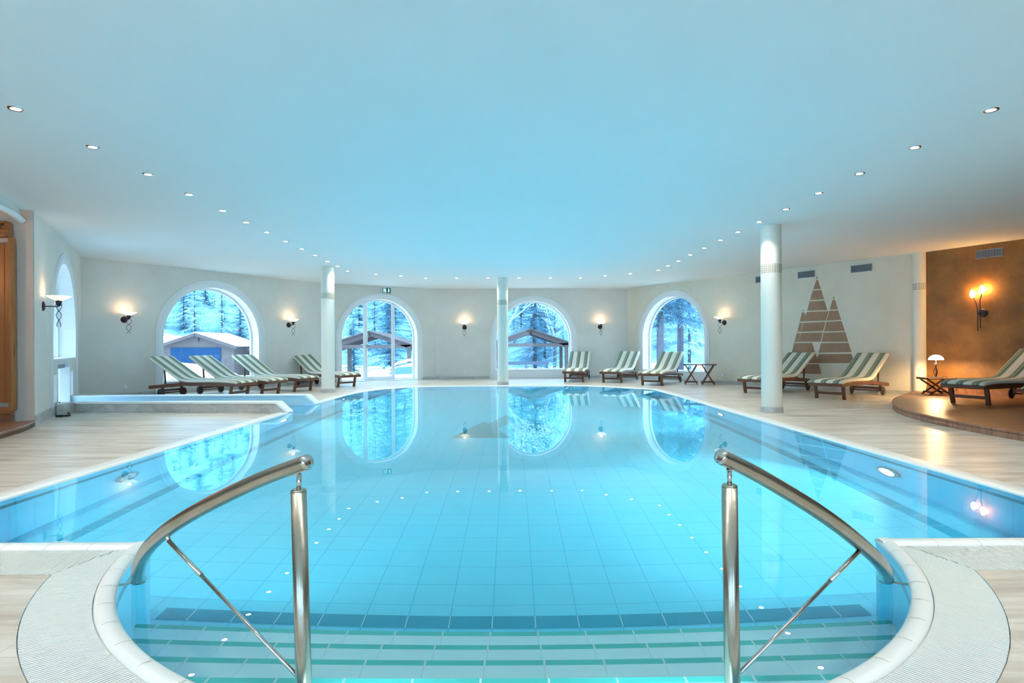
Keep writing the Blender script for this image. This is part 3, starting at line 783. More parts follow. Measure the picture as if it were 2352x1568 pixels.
for (P, Q, px, py, lab) in ((P0, P1, 98, 703, 'twisted iron wall lamp left of the narrow arched window by the wooden cabin'),
                       (P1, P2, 285, 733, 'twisted iron wall lamp between the left corner and the large left arched window'),
                       (P1, P2, 663, 746, 'twisted iron wall lamp between the large left window and the left column'),
                       (P3, P4, 1067, 752, 'twisted iron wall lamp between the arched door and the far column'),
                       (P3, P4, 1378, 750, 'twisted iron wall lamp above the striped loungers at the far right corner'),
                       (P4, P5, 1664, 741, 'twisted iron wall lamp above the folding table right of the right window')):
    u, z = onwall(P, Q, px, py)
    o = sc0 if first else copy_tree(sc0); first = False
    p = wp(P, Q, u, 1.735, .001); d, nn = frame(P, Q)
    o.location = p; o.rotation_euler = (0, 0, atan2(d.y, d.x)); o['label'] = lab

# torch lamp on the brown wall
u, z = onwall(P5, P6, 2258, 718); p = wp(P5, P6, u, 1.70, .001); d, nn = frame(P5, P6)
t = thing('torch_wall_lamp', p, atan2(d.y, d.x), 'two stemmed torch wall lamp glowing orange on the brown wall', 'wall lamp')
mb = MB(); R = Matrix.Rotation(pi/2, 4, 'X'); mb.lathe([(.001, .03), (.06, .028), (.08, .012), (.085, 0)], (0, 0, 0), 28, mat=R)
mb.tube([(0, -.02, 0), (0, -.12, 0)], .01, 8); mb.obj('back_plate', 'iron', t)
mb = MB()
mb.tube([(-.03, -.13, -.36), (-.03, -.13, -.1), (-.035, -.13, .08), (-.06, -.13, .2), (-.10, -.13, .30)], .008, 8)
mb.tube([(.02, -.14, -.30), (.02, -.14, -.05), (.015, -.14, .1), (.02, -.14, .25), (.045, -.14, .37)], .008, 8); mb.obj('stem', 'iron', t)
for x, z_ in ((-.115, .375), (.05, .445)):
    mb = MB(); mb.lathe([(.012, -.08), (.035, -.06), (.05, -.02), (.048, .02), (.035, .06), (.012, .085), (.002, .09)], (x, -.135, z_), 32); mb.obj('bulb', 'bulbglass', t, smooth=True)
    light('torch_light', 'POINT', (x, -.05, z_+.02), 14, (1, .50, .13), t, shadow_soft_size=.05)

# ---------------- vents
def vent(P, Q, x0, y0, x1, y1, lab):
    u0, z0 = onwall(P, Q, x0, y1); u1, z1 = onwall(P, Q, x1, y0); zc = 2.845; h = .15
    t = thing('air_vent', label=lab, cat='vent', group='air vents near the ceiling')
    mb = MB()
    mb.bar(wp(P, Q, u0, zc, .004), wp(P, Q, u1, zc, .004), .008, h); mb.obj('vent_backing', 'ventdark', t)
    mb = MB()
    for s in (-1, 1): mb.bar(wp(P, Q, u0-.01, zc+s*h/2, .01), wp(P, Q, u1+.01, zc+s*h/2, .01), .02, .014)
    for uu in (u0, u1): mb.bar(wp(P, Q, uu, zc-h/2, .01), wp(P, Q, uu, zc+h/2, .01), .014, .02, up=(1, 0, 0))
    n_ = int((u1-u0)/.045)
    for k in range(1, n_): mb.bar(wp(P, Q, u0+(u1-u0)*k/n_, zc-h/2, .010), wp(P, Q, u0+(u1-u0)*k/n_, zc+h/2, .010), .010, .010, up=(1, 0, 0))
    mb.obj('vent_grille', 'ventmetal', t)
vent(P4, P5, 1737, 635, 1766, 643, 'dark wall vent half hidden behind the right column')
vent(P4, P5, 1834, 620, 1871, 634, 'dark wall vent left of the painted mountain tip')
vent(P4, P5, 1956, 606, 2002, 621, 'dark wall vent right of the painted mountain tip')
vent(P5, P6, 2243, 568, 2303, 587, 'grey louvred vent high on the brown wall')

# ---------------- sockets
def socket(P, Q, px, py, lab):
    u, z = onwall(P, Q, px, py); p = wp(P, Q, u, z, .0); d, nn = frame(P, Q)
    t = thing('wall_socket', p, atan2(d.y, d.x), lab, 'socket')
    mb = MB(); mb.box((0, -.012, 0), (.085, .024, .085), bev=.006); mb.obj('socket_plate', 'plastic', t)
    mb = MB(); R = Matrix.Rotation(pi/2, 4, 'X'); mb.lathe([(.001, .03), (.025, .03), (.03, .024)], (0, 0, 0), 16, mat=R); mb.obj('socket_cover', 'white', t)
socket(P1, P2, 287, 888, 'small white wall socket left of the large left window')
socket(P3, P4, 1068, 855, 'small white wall socket below the wall lamp beside the far column')
socket(P4, P5, 1661, 862, 'small white wall socket right of the folding table')
socket(P5, P6, 2169, 878, 'small white wall socket on the brown wall beside the lamp table')

# ---------------- exit sign
u, z = onwall(P2, P3, 886.5, 667); p = wp(P2, P3, u, z, .05); d, nn = frame(P2, P3)
t = thing('exit_sign', p, atan2(d.y, d.x), 'green emergency exit sign with running figure and down arrow above the door', 'sign')
mb = MB(); mb.box((0, .018, .05), (.33, .05, .30), bev=.01); mb.obj('sign_housing', 'plastic', t)
mb = MB(); mb.box((0, -.012, 0), (.275, .012, .165)); mb.obj('sign_panel', 'green', t)
mb = MB(); y_ = -.0195
def q4(pts): mb.face([(x, y_, z) for x, z in pts])
q4([(.055, .06), (.085, .06), (.085, -.02), (.055, -.02)]); q4([(.035, -.015), (.07, -.06), (.105, -.015)])
q4([(-.115, .065), (-.02, .065), (-.02, .057), (-.115, .057)]); q4([(-.115, -.065), (-.02, -.065), (-.02, -.057), (-.115, -.057)])
q4([(-.115, -.065), (-.107, -.065), (-.107, .065), (-.115, .065)]); q4([(-.06, .03), (-.02, .03), (-.02, -.06), (-.045, -.06), (-.05, -.02)])
q4([(-.085, .05), (-.07, .05), (-.07, .036), (-.085, .036)]); q4([(-.09, .03), (-.066, .032), (-.07, -.012), (-.088, -.01)])
q4([(-.088, -.01), (-.076, -.012), (-.096, -.05), (-.103, -.044)]); q4([(-.078, -.01), (-.07, -.012), (-.054, -.036), (-.062, -.042)]); q4([(-.09, .03), (-.10, .01), (-.096, .006), (-.084, .022)])
mb.obj('sign_symbol', 'signwhite', t, recalc=False)

# ---------------- mural
t = thing('mountain_mural', label='terracotta striped mural of three pointed mountain peaks painted on the right wall', cat='mural')
mb = MB()
rows = [[(905,503),(896,523),(912,522)], [(900,532),(910,531),(933,599),(876,603)], [(873,612),(936,608),(956,677),(851,683)],
 [(849,692),(959,687),(980,757),(831,763)], [(828,772),(984,766),(989,768),(968,836),(806,843)], [(803,853),(965,846),(949,914),(785,920)], [(783,930),(946,925),(931,994),(769,996)],
 [(799,752),(794,765),(805,766)], [(792,775),(808,776),(820,800),(803,842),(774,843)], [(772,853),(797,853),(781,918),(757,920)], [(753,930),(777,930),(766,996),(735,997)],
 [(732,1004),(868,1004),(888,1072),(716,1074)], [(713,1083),(890,1083),(906,1117),(918,1087),(1160,1085),(1185,1155),(690,1155)], [(688,1163),(918,1163),(938,1237),(664,1233)],
 [(1029,655),(1022,673),(1036,673)], [(1020,683),(1039,681),(1060,750),(1000,754)], [(997,763),(1062,760),(1085,830),(976,837)], [(974,846),(1088,840),(1111,913),(957,918)], [(954,927),(1114,922),(1136,995),(939,996)], [(935,1005),(1139,1004),(1162,1073),(917,1077)]]
for rw in rows:
    pts = [onwall(P4, P5, 1600+x/3.267, 480+y/3.267) for x, y in rw]
    A = [mb.bm.verts.new(wp(P4, P5, u, z, .006)) for u, z in pts]; B = [mb.bm.verts.new(wp(P4, P5, u, z, .0)) for u, z in pts]
    mb.bm.faces.new(A)
    for i in range(len(A)): mb.bm.faces.new((A[i], A[(i+1) % len(A)], B[(i+1) % len(A)], B[i]))
mb.obj('painted_band', 'terracotta', t)

# ---------------- platforms
t = thing('raised_platform', label='low round brown wood look platform in front of the brown wall', cat='platform')
edge = V2([(11.95, 1.0), (9.2, 2.0), (7.2, 3.6), (6.1, 5.2), (5.80, 6.3), (5.72, 7.0), (5.72, 7.8), (5.82, 8.7), (6.05, 9.55), (6.45, 10.35), (7.0, 11.2), (7.6, 11.9), (8.1, 12.45), (8.62, 12.95)])
def smooth2(p, it=2):
    for _ in range(it):
        q = [p[0]]
        for a_, b_ in zip(p, p[1:]): q += [a_*.75+b_*.25, a_*.25+b_*.75]
        p = q+[p[-1]]
    return p
edge = smooth2(edge)
poly = edge+V2([(8.66, 12.99), (11.95, 6.32), (11.95, 1.0)])
mb = MB(); mb.fill([V3(poly, .10)], (0, 0, 1)); mb.obj('platform_top', 'platform', t, recalc=False)
mb = MB(); mb.sweep(V3(edge[::-1]), [(0.0, .0), (0.0, .058), (-.003, .062), (.004, .066), (.012, .085), (.006, .10), (-.02, .102)][::1]); mb.obj('platform_edge', 'platform', t)
t = thing('raised_platform', label='low brown tiled step platform at the left edge below the wooden cabin', cat='platform')
e0, e1 = W(78.5, 979), W(0, 1007.6)
ed = V2([(e0.x, e0.y), ((e0.x*2+e1.x)/3+.05, (e0.y*2+e1.y)/3), ((e0.x+2*e1.x)/3+.05, (e0.y+e1.y*2)/3), (e1.x, e1.y), (-5.75, 6.2), (-5.7, 5.0), (-6.2, 3.8), (-7.5, 3.0), (-10.9, 2.5)])
ed = smooth2(ed)
mb = MB(); mb.fill([V3(ed+V2([(-10.9, 8.46), (-6.93, 8.46)]), .085)], (0, 0, 1)); mb.obj('platform_top', 'platform', t, recalc=False)
mb = MB(); mb.sweep(V3(ed[::-1]), [(0, 0), (0, .05), (-.02, .055), (-.02, .08), (.0, .087)]); mb.sweep(V3(ed), [(0, 0), (0, .045), (-.012, .055), (-.012, .078), (.01, .087)]); mb.obj('platform_edge', 'platform', t)

# ---------------- wooden cabin at left
t = thing('wooden_cabin', (0, 0, 0), 0, 'pine panelled sauna cabin wall at the left edge', 'cabin')
cx = -6.985; cy = 8.53
mb = MB(); x = -7.01; k = 0
while x > -10.75:
    wdt = .092
    mb.box((x-wdt/2, cy+.02+(.012 if k % 2 else 0), .26+1.20), (wdt-.012, .04, 2.24), bev=.008); x -= wdt; k += 1
mb.obj('plank_wall', 'pine', t)
mb = MB(); mb.box((cx, cy-.01, 1.44), (.05, .09, 2.42), bev=.012); mb.box((-8.96, cy+.0, .23), (3.92, .06, .1), bev=.01); mb.obj('corner_post', 'pine', t)
mb = MB(); mb.box((-8.96, cy-.02, 2.68), (3.92, .12, .06), bev=.015); mb.box((-8.96, cy-.01, 2.735), (3.92, .09, .05), bev=.01); mb.obj('crown_moulding', 'pine', t)
mb = MB(); mb.box((-8.96, cy-.0, .13), (3.92, .05, .09)); mb.obj('plinth', 'platform', t)
mb = MB(); mb.box((-8.85, cy+.0, 2.86), (3.6, .12, .03)); mb.box((-8.85, cy+.02, 2.79), (3.6, .04, .06))
for k in range(14): mb.box((-7.04-k*.14, cy-.0, 2.80), (.06, .05, .10))
mb.obj('roof_boards', 'pine', t)
# curved bulkhead with moulding hanging from the ceiling
f0 = W(47, 481, CEIL); f1 = W(0, 447, CEIL)
pa = [Vector((f0.x, f0.y)), (Vector((f0.x, f0.y))+Vector((f1.x, f1.y)))/2+Vector((.03, .0)), Vector((f1.x, f1.y)), Vector((-6.15, 6.8)), Vector((-6.0, 5.8)), Vector((-6.1, 4.5)), Vector((-6.9, 3.2)), Vector((-8.6, 2.3)), Vector((-11, 2.0))]
pa = smooth2(pa)
mb = MB()
mb.sweep(V3(pa), [(0, CEIL), (0, 2.90)], smooth=False)
o = mb.obj('trim_6', 'plaster', recalc=False); tag(o, kind='structure')
mb = MB(); mb.sweep(V3(pa), [(.0, 2.93), (-.03, 2.925), (-.03, 2.905), (-.055, 2.90), (-.06, 2.875), (-.035, 2.865), (-.035, 2.85), (.03, 2.84), (.03, 2.93)])
o = mb.obj('trim_7', 'white'); tag(o, kind='structure')
light('cabin_lamp_light', 'POINT', (-8.2, 7.4, 2.2), 26, (1, .45, .16), None, shadow_soft_size=.08)
t = thing('hanging_lamp', (-8.2, 7.4, 2.28), 0, 'small hanging lamp in front of the cabin planks beyond the left edge', 'lamp')
mb = MB(); mb.tube([(0, 0, .06), (0, 0, CEIL-2.28)], .005, 6); mb.obj('lamp_cord', 'cord', t)
mb = MB(); mb.lathe([(.01, .08), (.05, .07), (.10, .0), (.095, 0), (.045, .065)], n=20); mb.obj('lamp_shade', 'iron', t)

# ---------------- cord on floor at the left
t = None
mb = MB(); pts = [W(133, 921, .15), W(140, 924, .12), W(152, 937, .04), W(161, 948, .012), W(164, 952.5, .012), W(158, 953.5, .012), W(146, 954, .012)]
mb.tube([Vector((p.x+.02, p.y-.06, p.z+.002)) for p in pts], .013, 8)
root = thing('power_cord', label='black power cord with plug block hanging over the left end of the marble curb', cat='cord')
mb.obj('cable', 'cord', root)
mb = MB(); a_, b_ = W(129, 955, .02), W(146, 954.5, .02); mb.bar(a_, b_, .05, .035, bev=.008); mb.obj('plug_block', 'cord', root)

# ---------------- handrails
def circ_pt(x, y, r=1.975):
    d = ray(x, y); ax = d.x
    A = ax*ax+1; B = -2*CC.y; Cc = CC.y**2-r*r
    Z = (-B-sqrt(max(0, B*B-4*A*Cc)))/(2*A)
    return Vector((ax*Z, Z, CAMZ+d.z*Z))
def smooth3(pts, it=2):
    for _ in range(it):
        q = [pts[0]]
        for a_, b_ in zip(pts, pts[1:]): q += [a_*.75+b_*.25, a_*.25+b_*.75]
        pts = q+[pts[-1]]
    return pts
def handrail(line, foot, post, posttop, rodA, rodB, label):
    t = thing('handrail', label=label, cat='handrail')
    pts = [circ_pt(x, y) for x, y in line]
    base_ = W(*foot, 0)
    # blend the lowest point onto the water contact
    low = [Vector((base_.x, base_.y, -.05)), Vector((base_.x, base_.y, -.02)), Vector((base_.x, base_.y, .0))]
    full = smooth3(low+pts, 2)
    N = len(full); rad = [.0285-(.0285-.0228)*max(0, (i/N-.25))/.75 for i in range(N)]
    mb = MB(); mb.tube(full, rad, 28); mb.obj('rail_tube', 'steel', t, recalc=True)
    e = full[-1]; dirn = (full[-1]-full[-3]).normalized()
    mb = MB(); Rm = dirn.to_track_quat('Z', 'Y').to_matrix().to_4x4(); mb.lathe([(.0245, -.006), (.0247, .004), (.022, .008), (.001, .009)], e, 28, mat=Rm); mb.obj('end_cap', 'steel_shiny', t)
    mb = MB(); mb.lathe([(.029, -.004), (.034, -.004), (.034, .004), (.029, .006)], (base_.x, base_.y, .0), 28); mb.obj('collar', 'steel_shiny', t)
    cw = (Vector((base_.x, base_.y))-CC).normalized(); mb = MB(); mb.tube([(base_.x, base_.y, -.036), (CC.x+cw.x*(RB-.002), CC.y+cw.y*(RB-.002), -.036)], .012, 12); mb.obj('wall_bracket', 'steel_shiny', t)
    pt = circ_pt(*posttop); pb = circ_pt(*post)
    dz = (pb-pt); pbb = pt+dz*((pt.z+.258)/(pt.z-pb.z))
    mb = MB(); mb.tube([pbb, pt-Vector((0, 0, .003))], .0245, 28); mb.lathe([(.0245, -.004), (.024, .003), (.020, .006), (.006, .006)], pt, 28); mb.obj('post', 'steel', t)
    # pin
    k = min(full, key=lambda q: abs((q.x-pt.x))+abs(q.y-pt.y))
    mb = MB(); mb.tube([pt, Vector((k.x, k.y, k.z-.03))], .0075, 12); mb.bar(Vector((k.x, k.y, k.z-.024))-dirn*.035, Vector((k.x, k.y, k.z-.024))+dirn*.035, .016, .006); mb.tube([pt+Vector((0, 0, .055)), Vector((k.x, k.y, k.z-.03))], .010, 12)
    mb.obj('support_pin', 'steel_shiny', t)
    A = circ_pt(*rodA, 1.975); B = circ_pt(*rodB, 1.975)
    mb = MB(); m_ = A+(B-A)*.28; mb.tube([A, m_], .0085, 12); mb.tube([m_, B], .0068, 12)
    k2 = min(full, key=lambda q: (q-A).length); mb.tube([A, k2], .008, 10)
    mb.obj('brace_rod', 'steel_shiny', t)
handrail([(317, 1310), (325, 1281), (341, 1255.7), (364, 1232.5), (391.5, 1210), (427, 1187), (469, 1163), (511.5, 1141), (564, 1115.7), (616.7, 1092.6), (658.8, 1076.8), (705, 1060)], (318.5, 1330),
         (697.5, 1560), (686, 1127), (388, 1242), (690, 1560), 'curved brushed steel handrail on the left of the pool steps')
handrail([(2034, 1312), (2021.8, 1292), (2004, 1273), (1977, 1249), (1943.7, 1221), (1910, 1195.4), (1865.5, 1165), (1821, 1137.4), (1776, 1110.6), (1731.6, 1085), (1687, 1062.6), (1656, 1048)], (2034.5, 1328),
         (1682, 1560), (1675.5, 1116), (1974, 1264), (1699, 1545), 'curved brushed steel handrail on the right of the pool steps')

# ---------------- loungers (local +x runs from foot to head)
def make_lounger():
    t = thing('sun_lounger', cat='sun lounger')
    hz = .30
    for s in (-1, 1):
        mb = MB(); y = s*.30
        mb.bar((.02, y, hz), (1.50, y, hz), .035, .075, bev=.008)
        mb.bar((1.46, y, hz-.005), (2.32, y, .215), .035, .075, bev=.012); mb.obj('side_rail', 'teak', t)
    mb = MB()
    for k in range(15): mb.box((.05+k*.10, 0, hz+.045), (.07, .62, .018), bev=.003)
    mb.box((.0, 0, hz+.0), (.035, .66, .07), bev=.006); mb.box((2.22, 0, .215), (.05, .6, .04)); mb.box((1.45, 0, hz), (.05, .6, .05)); mb.obj('seat_slats', 'teak', t)
    ang = radians(31); hx, h0 = 1.44, hz+.04
    ux, uz = cos(ang), sin(ang)
    mb = MB()
    for s in (-1, 1): mb.bar((hx, s*.27, h0), (hx+ux*.98, s*.27, h0+uz*.98), .032, .05, up=(0, 1, 0), bev=.006)
    for k in range(9):
        c_ = (hx+ux*(.08+k*.11), 0, h0+uz*(.08+k*.11)+.02); mb.box(c_, (.07, .60, .016), Matrix.Rotation(-ang, 4, 'Y'), bev=.003)
    mb.obj('backrest', 'teak', t)
    mb = MB()
    for s in (-1, 1): mb.bar((hx+ux*.60, s*.24, h0+uz*.60-.02), (1.93, s*.24, .27), .025, .03, up=(0, 1, 0))
    mb.tube([(hx+ux*.60, -.26, h0+uz*.60-.02), (hx+ux*.60, .26, h0+uz*.60-.02)], .012, 8); mb.box((1.93, 0, .26), (.035, .56, .035)); mb.obj('backrest_prop', 'teak', t)
    for s in (-1, 1):
        mb = MB(); mb.bar((.16, s*.27, hz-.02), (.22, s*.27, .0), .045, .062, up=(0, 1, 0), bev=.006); mb.obj('leg', 'teak', t)
    mb = MB(); mb.box((.20, 0, .12), (.03, .50, .05), bev=.004); mb.obj('leg_stretcher', 'teak', t)
    mb = MB(); mb.tube([(1.98, -.29, .095), (1.98, .29, .095)], .014, 8); mb.box((1.98, 0, .15), (.04, .50, .05))
    for s in (-1, 1): mb.bar((1.98, s*.265, .09), (1.98, s*.265, .24), .03, .05, up=(1, 0, 0))
    mb.obj('axle', 'teak', t)
    R = Matrix.Rotation(pi/2, 4, 'X')
    for s in (-1, 1):
        mb = MB(); mb.lathe([(.001, .022), (.03, .022), (.035, .016), (.085, .016), (.095, .01), (.095, -.01), (.085, -.016), (.035, -.016), (.03, -.022), (.001, -.022)], (1.98, s*.315, .095), 28, mat=R); mb.obj('wheel', 'rubber', t)
    # cushion: a padded strip along the frame, rounded at the rims
    path = [(-.035, .335), (-.02, .362), (.05, .385), (.25, .402), (.5, .408), (.8, .404), (1.05, .398), (1.28, .398), (1.42, .415), (1.52, .455), (1.66, .535), (1.86, .655), (2.06, .775), (2.24, .883), (2.285, .905)]
    mb = MB(); w = .335
    P3_ = [Vector((x, 0, z)) for x, z in path]; rings = []
    for i, p in enumerate(P3_):
        a_, b_ = P3_[max(0, i-1)], P3_[min(len(P3_)-1, i+1)]; tt = (b_-a_).normalized(); nn_ = Vector((-tt.z, 0, tt.x))
        th = .062 if 0 < i < len(P3_)-1 else .045
        sec = [(-w, -.2*th), (-w, -.8*th), (-w+.02, -th), (w-.02, -th), (w, -.8*th), (w, -.2*th), (w-.015, -.04*th)]
        sec += [(w*(1-2*j/12)*.955, (.05 if j % 2 else .0)*th) for j in range(1, 12)]
        sec += [(-w+.015, -.04*th)]
        rings.append([mb.bm.verts.new(p+Vector((0, y, 0))+nn_*h) for y, h in sec])
    m_ = len(rings[0])
    for A, B in zip(rings, rings[1:]):
        for k in range(m_):
            f = mb.bm.faces.new((A[k], A[(k+1) % m_], B[(k+1) % m_], B[k])); f.smooth = True
            if k in (0, 4): f.material_index = 1
    mb.bm.faces.new(rings[0]); mb.bm.faces.new(rings[-1][::-1])
    mb.obj('cushion', ['stripes', 'seam'], t)
    return t
L0 = make_lounger(); used = False
def place_l(lc, hd, lab, grp, z=0):
    global used
    o = L0 if not used else copy_tree(L0); used = True
    h = Vector(hd).normalized(); o.location = (lc[0]-h.x*.20, lc[1]-h.y*.20, z); o.rotation_euler = (0, 0, atan2(h.y, h.x))
    o['label'] = lab; o['group'] = grp
GL, GB, GR_ = 'loungers left of the pool', 'loungers in the far right corner', 'loungers along the right wall'
place_l((-5.98, 13.34), (-.965, .26), 'striped cushion teak sun lounger, leftmost of the four under the large left window', GL)
place_l((-5.60, 14.12), (-.94, .33), 'striped cushion teak sun lounger, second from the left under the large left window', GL)
place_l((-5.22, 15.2), (-.90, .42), 'striped cushion teak sun lounger, third from the left and just left of the column', GL)
place_l((-4.55, 16.73), (-.80, .60), 'striped cushion teak sun lounger half hidden behind the left column', GL)
place_l((1.87, 18.42), (.20, .97), 'striped cushion teak sun lounger below the back window, leftmost of the far right three', GB)
place_l((2.96, 18.0), (.42, .90), 'striped cushion teak sun lounger in the far right corner, middle of the three', GB)
place_l((3.83, 16.68), (.50, .87), 'striped cushion teak sun lounger beside the folding table, before the right window', GB)
place_l((5.50, 13.75), (.78, .62), 'striped cushion teak sun lounger partly hidden behind the right column', GR_)
place_l((6.40, 12.28), (.78, .62), 'striped cushion teak sun lounger below the painted mountains, nearest to the brown platform', GR_)
place_l((7.55, 10.06), (.92, .40), 'striped cushion teak sun lounger on the brown platform beside the table lamp', 'loungers on the brown platform', .1025)
place_l((7.86, 8.78), (.92, .40), 'striped cushion teak sun lounger on the brown platform, just its foot corner showing', 'loungers on the brown platform', .1025)

# ---------------- folding tables
def xtable(name, loc, rz, wd, dp, h, label, cat, shelf=True):
    t = thing(name, loc, rz, label, cat)
    mb = MB()
    n_ = 7
    for k in range(n_): mb.box((0, -dp/2+dp*(k+.5)/n_, h-.012), (wd, dp/n_-.012, .022), bev=.004)
    mb.box((-wd/2, 0, h-.012), (.035, dp, .04), bev=.005); mb.box((wd/2, 0, h-.012), (.035, dp, .04), bev=.005); mb.obj('tabletop', 'teak', t)
    cols_ = (-wd*.27, wd*.27) if shelf else (-.0,)
    for s in ((-1, 1) if not shelf else (0,)):
        pass
    if shelf:
        for cx_ in cols_:
            for y_ in (-dp*.36, dp*.36):
                for s in (-1, 1):
                    mb = MB(); mb.bar((cx_-s*wd*.20, y_+s*.015, .0), (cx_+s*wd*.18, y_+s*.015, h-.03), .026, .04, up=(0, 1, 0), bev=.003); mb.obj('leg', 'teak', t)
        mb = MB()
        for cx_ in cols_: 
            for dy in (-.05, 0, .05): mb.box((cx_, -dp*.36+dy*.7, .07), (wd*.42, .028, .022), bev=.003)
            mb.box((cx_, dp*.36, .06), (wd*.42, .025, .05))
        mb.obj('lower_rail', 'teak', t)
    else:
        for y_ in (-dp*.38, dp*.38):
            for s in (-1, 1):
                mb = MB(); mb.bar((-s*wd*.36, y_+s*.014, .0), (s*wd*.44, y_+s*.014, h-.03), .026, .04, up=(0, 1, 0), bev=.003); mb.obj('leg', 'teak', t)
        mb = MB(); mb.box((-wd*.30, 0, .05), (.03, dp*.76, .03)); mb.box((wd*.30, 0, .05), (.03, dp*.76, .03)); mb.obj('lower_rail', 'teak', t)
    return t
xtable('folding_table', (5.24, 17.05, 0), radians(-14), .84, .50, .565, 'teak folding tray table with crossed legs below the right arched window', 'table')
xtable('side_table', (8.36, 12.02, .1025), radians(-10), .50, .42, .33, 'small crossed leg side table on the brown platform carrying the lamp', 'table', shelf=False)
# lamp
t = thing('table_lamp', (8.36, 12.02, .43), 0, 'glowing mushroom shaped table lamp with curved dark stems on the side table', 'lamp')
mb = MB(); mb.lathe([(.001, .0), (.115, .0), (.118, .012), (.10, .018), (.001, .022)], n=28); mb.obj('lamp_base', 'iron', t)
mb = MB(); mb.tube([(0, 0, .01), (0, 0, .37)], .006, 8)
for a0 in (0, 2*pi/3, 4*pi/3):
    pts = []
    for k in range(15):
        s = k/14; r = .012+.028*sin(s*2*pi*.9-.6)*(1 if s > .08 else .4)+.045*max(0, s-.7)/.3
        pts.append((r*cos(a0+.5), r*sin(a0+.5), .015+s*.27))
    mb.tube(pts, .0065, 8)
mb.obj('lamp_stem', 'iron', t)
mb = MB(); mb.lathe([(.132, .352), (.125, .385), (.105, .415), (.07, .440), (.03, .452), (.002, .455), (.002, .450), (.03, .447), (.068, .434), (.101, .410), (.120, .384), (.127, .352)], n=32); mb.obj('lamp_shade', 'shade', t, smooth=True)
light('lamp_light', 'POINT', (0, 0, .375), 100, (1, .66, .30), t, shadow_soft_size=.03)
light('lamp_top_light', 'POINT', (0, 0, .50), 16, (1, .52, .16), t, shadow_soft_size=.08)
t = thing('lamp_cable', label='thin cable hanging from the side table lamp to the wall socket', cat='cord')
mb = MB(); mb.tube([(8.50, 12.06, .452), (8.60, 12.06, .442), (8.64, 12.08, .30), (8.66, 12.1, .125), (8.72, 12.1, .115), (8.9, 12.02, .30)], .004, 6); mb.obj('cable', 'cord', t)

# ------------------------------------------------------------------ outside
GZ = -1.05
mb = MB(); NX, NY = 60, 60
grid = []
for j in range(NY+1):
    row = []
    for i in range(NX+1):
        x = -70+140*i/NX; y = 14+130*j/NY
        z = GZ+max(0, y-52)*.42+1.2*noise.noise(Vector((x*.06, y*.06, 0)))*min(1, max(0, (y-30)/20))
        if x < -20: z += max(0, -20-x)*.25*min(1, max(0, (y-14)/20))
        row.append(mb.bm.verts.new((x, y, z)))
    grid.append(row)
for j in range(NY):
    for i in range(NX):
        yy = 14+130*(j+.5)/NY; xx = -70+140*(i+.5)/NX
        if yy < 24 and -14 < xx < 15: continue
        f = mb.bm.faces.new((grid[j][i], grid[j][i+1], grid[j+1][i+1], grid[j+1][i])); f.smooth = True
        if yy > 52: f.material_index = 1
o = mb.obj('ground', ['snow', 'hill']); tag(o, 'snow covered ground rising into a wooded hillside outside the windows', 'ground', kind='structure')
mb = MB(); mb.prism([(-14.2, 8), (-14.2, 24.6), (15.2, 24.6), (15.2, 8), (13, 8), (13, 11), (9.4, 14), (5.0, 21.4), (-3, 21.0), (-6.3, 19.2), (-9.9, 13), (-9.4, 11.7), (-12.5, 11.7), (-12.5, 10.4), (-9, 10.4), (-9, 8)][::-1], -1.2, -.06)
o = mb.obj('terrace_slab', 'snow'); tag(o, 'snowy terrace strip just outside the windows', 'terrace', kind='structure')

def conifer_mesh(h, rad, nb, seed, droop=.35, mat='needles', trunk_r=.16, bare=.12, q=.30):
    rnd = random.Random(seed)
    mt = MB(); mt.tube([(0, 0, 0), (0, 0, h*.5), (0, 0, h*.96)], [trunk_r, trunk_r*.6, .02], 8)
    tm = mt.obj('trunk', 'bark')
    mb = MB()
    for b in range(nb):
        s = bare+(1-bare)*(b/nb)**.9; z = s*h; L = rad*(1-s)**.75*rnd.uniform(.75, 1.1)+.15
        a_ = rnd.uniform(0, 2*pi); d = Vector((cos(a_), sin(a_), 0)); pr = Vector((-d.y, d.x, 0))
        m_ = max(4, int(L/(q*.42)))
        for k in range(m_):
            u = (k+.6)/m_; p = Vector((0, 0, z))+d*(L*u)+Vector((0, 0, -droop*L*u*u+.12*L*u))
            for side in (-1, 0, 1):
                qq = q*rnd.uniform(.6, 1.25)*(1.1-.5*u)
                dirn = (d*(1 if side == 0 else .35)+pr*side+Vector((0, 0, rnd.uniform(-.75, -.05)))).normalized()
                wv = dirn.cross(Vector((rnd.uniform(-.4, .4), rnd.uniform(-.4, .4), 1))).normalized()*qq*.15
                e = p+dirn*qq*1.5
                mb.face([p-wv*.5, p+dirn*qq*.7-wv, e, p+dirn*qq*.7+wv])
    fm = mb.obj('foliage', mat, recalc=False)
    return tm, fm
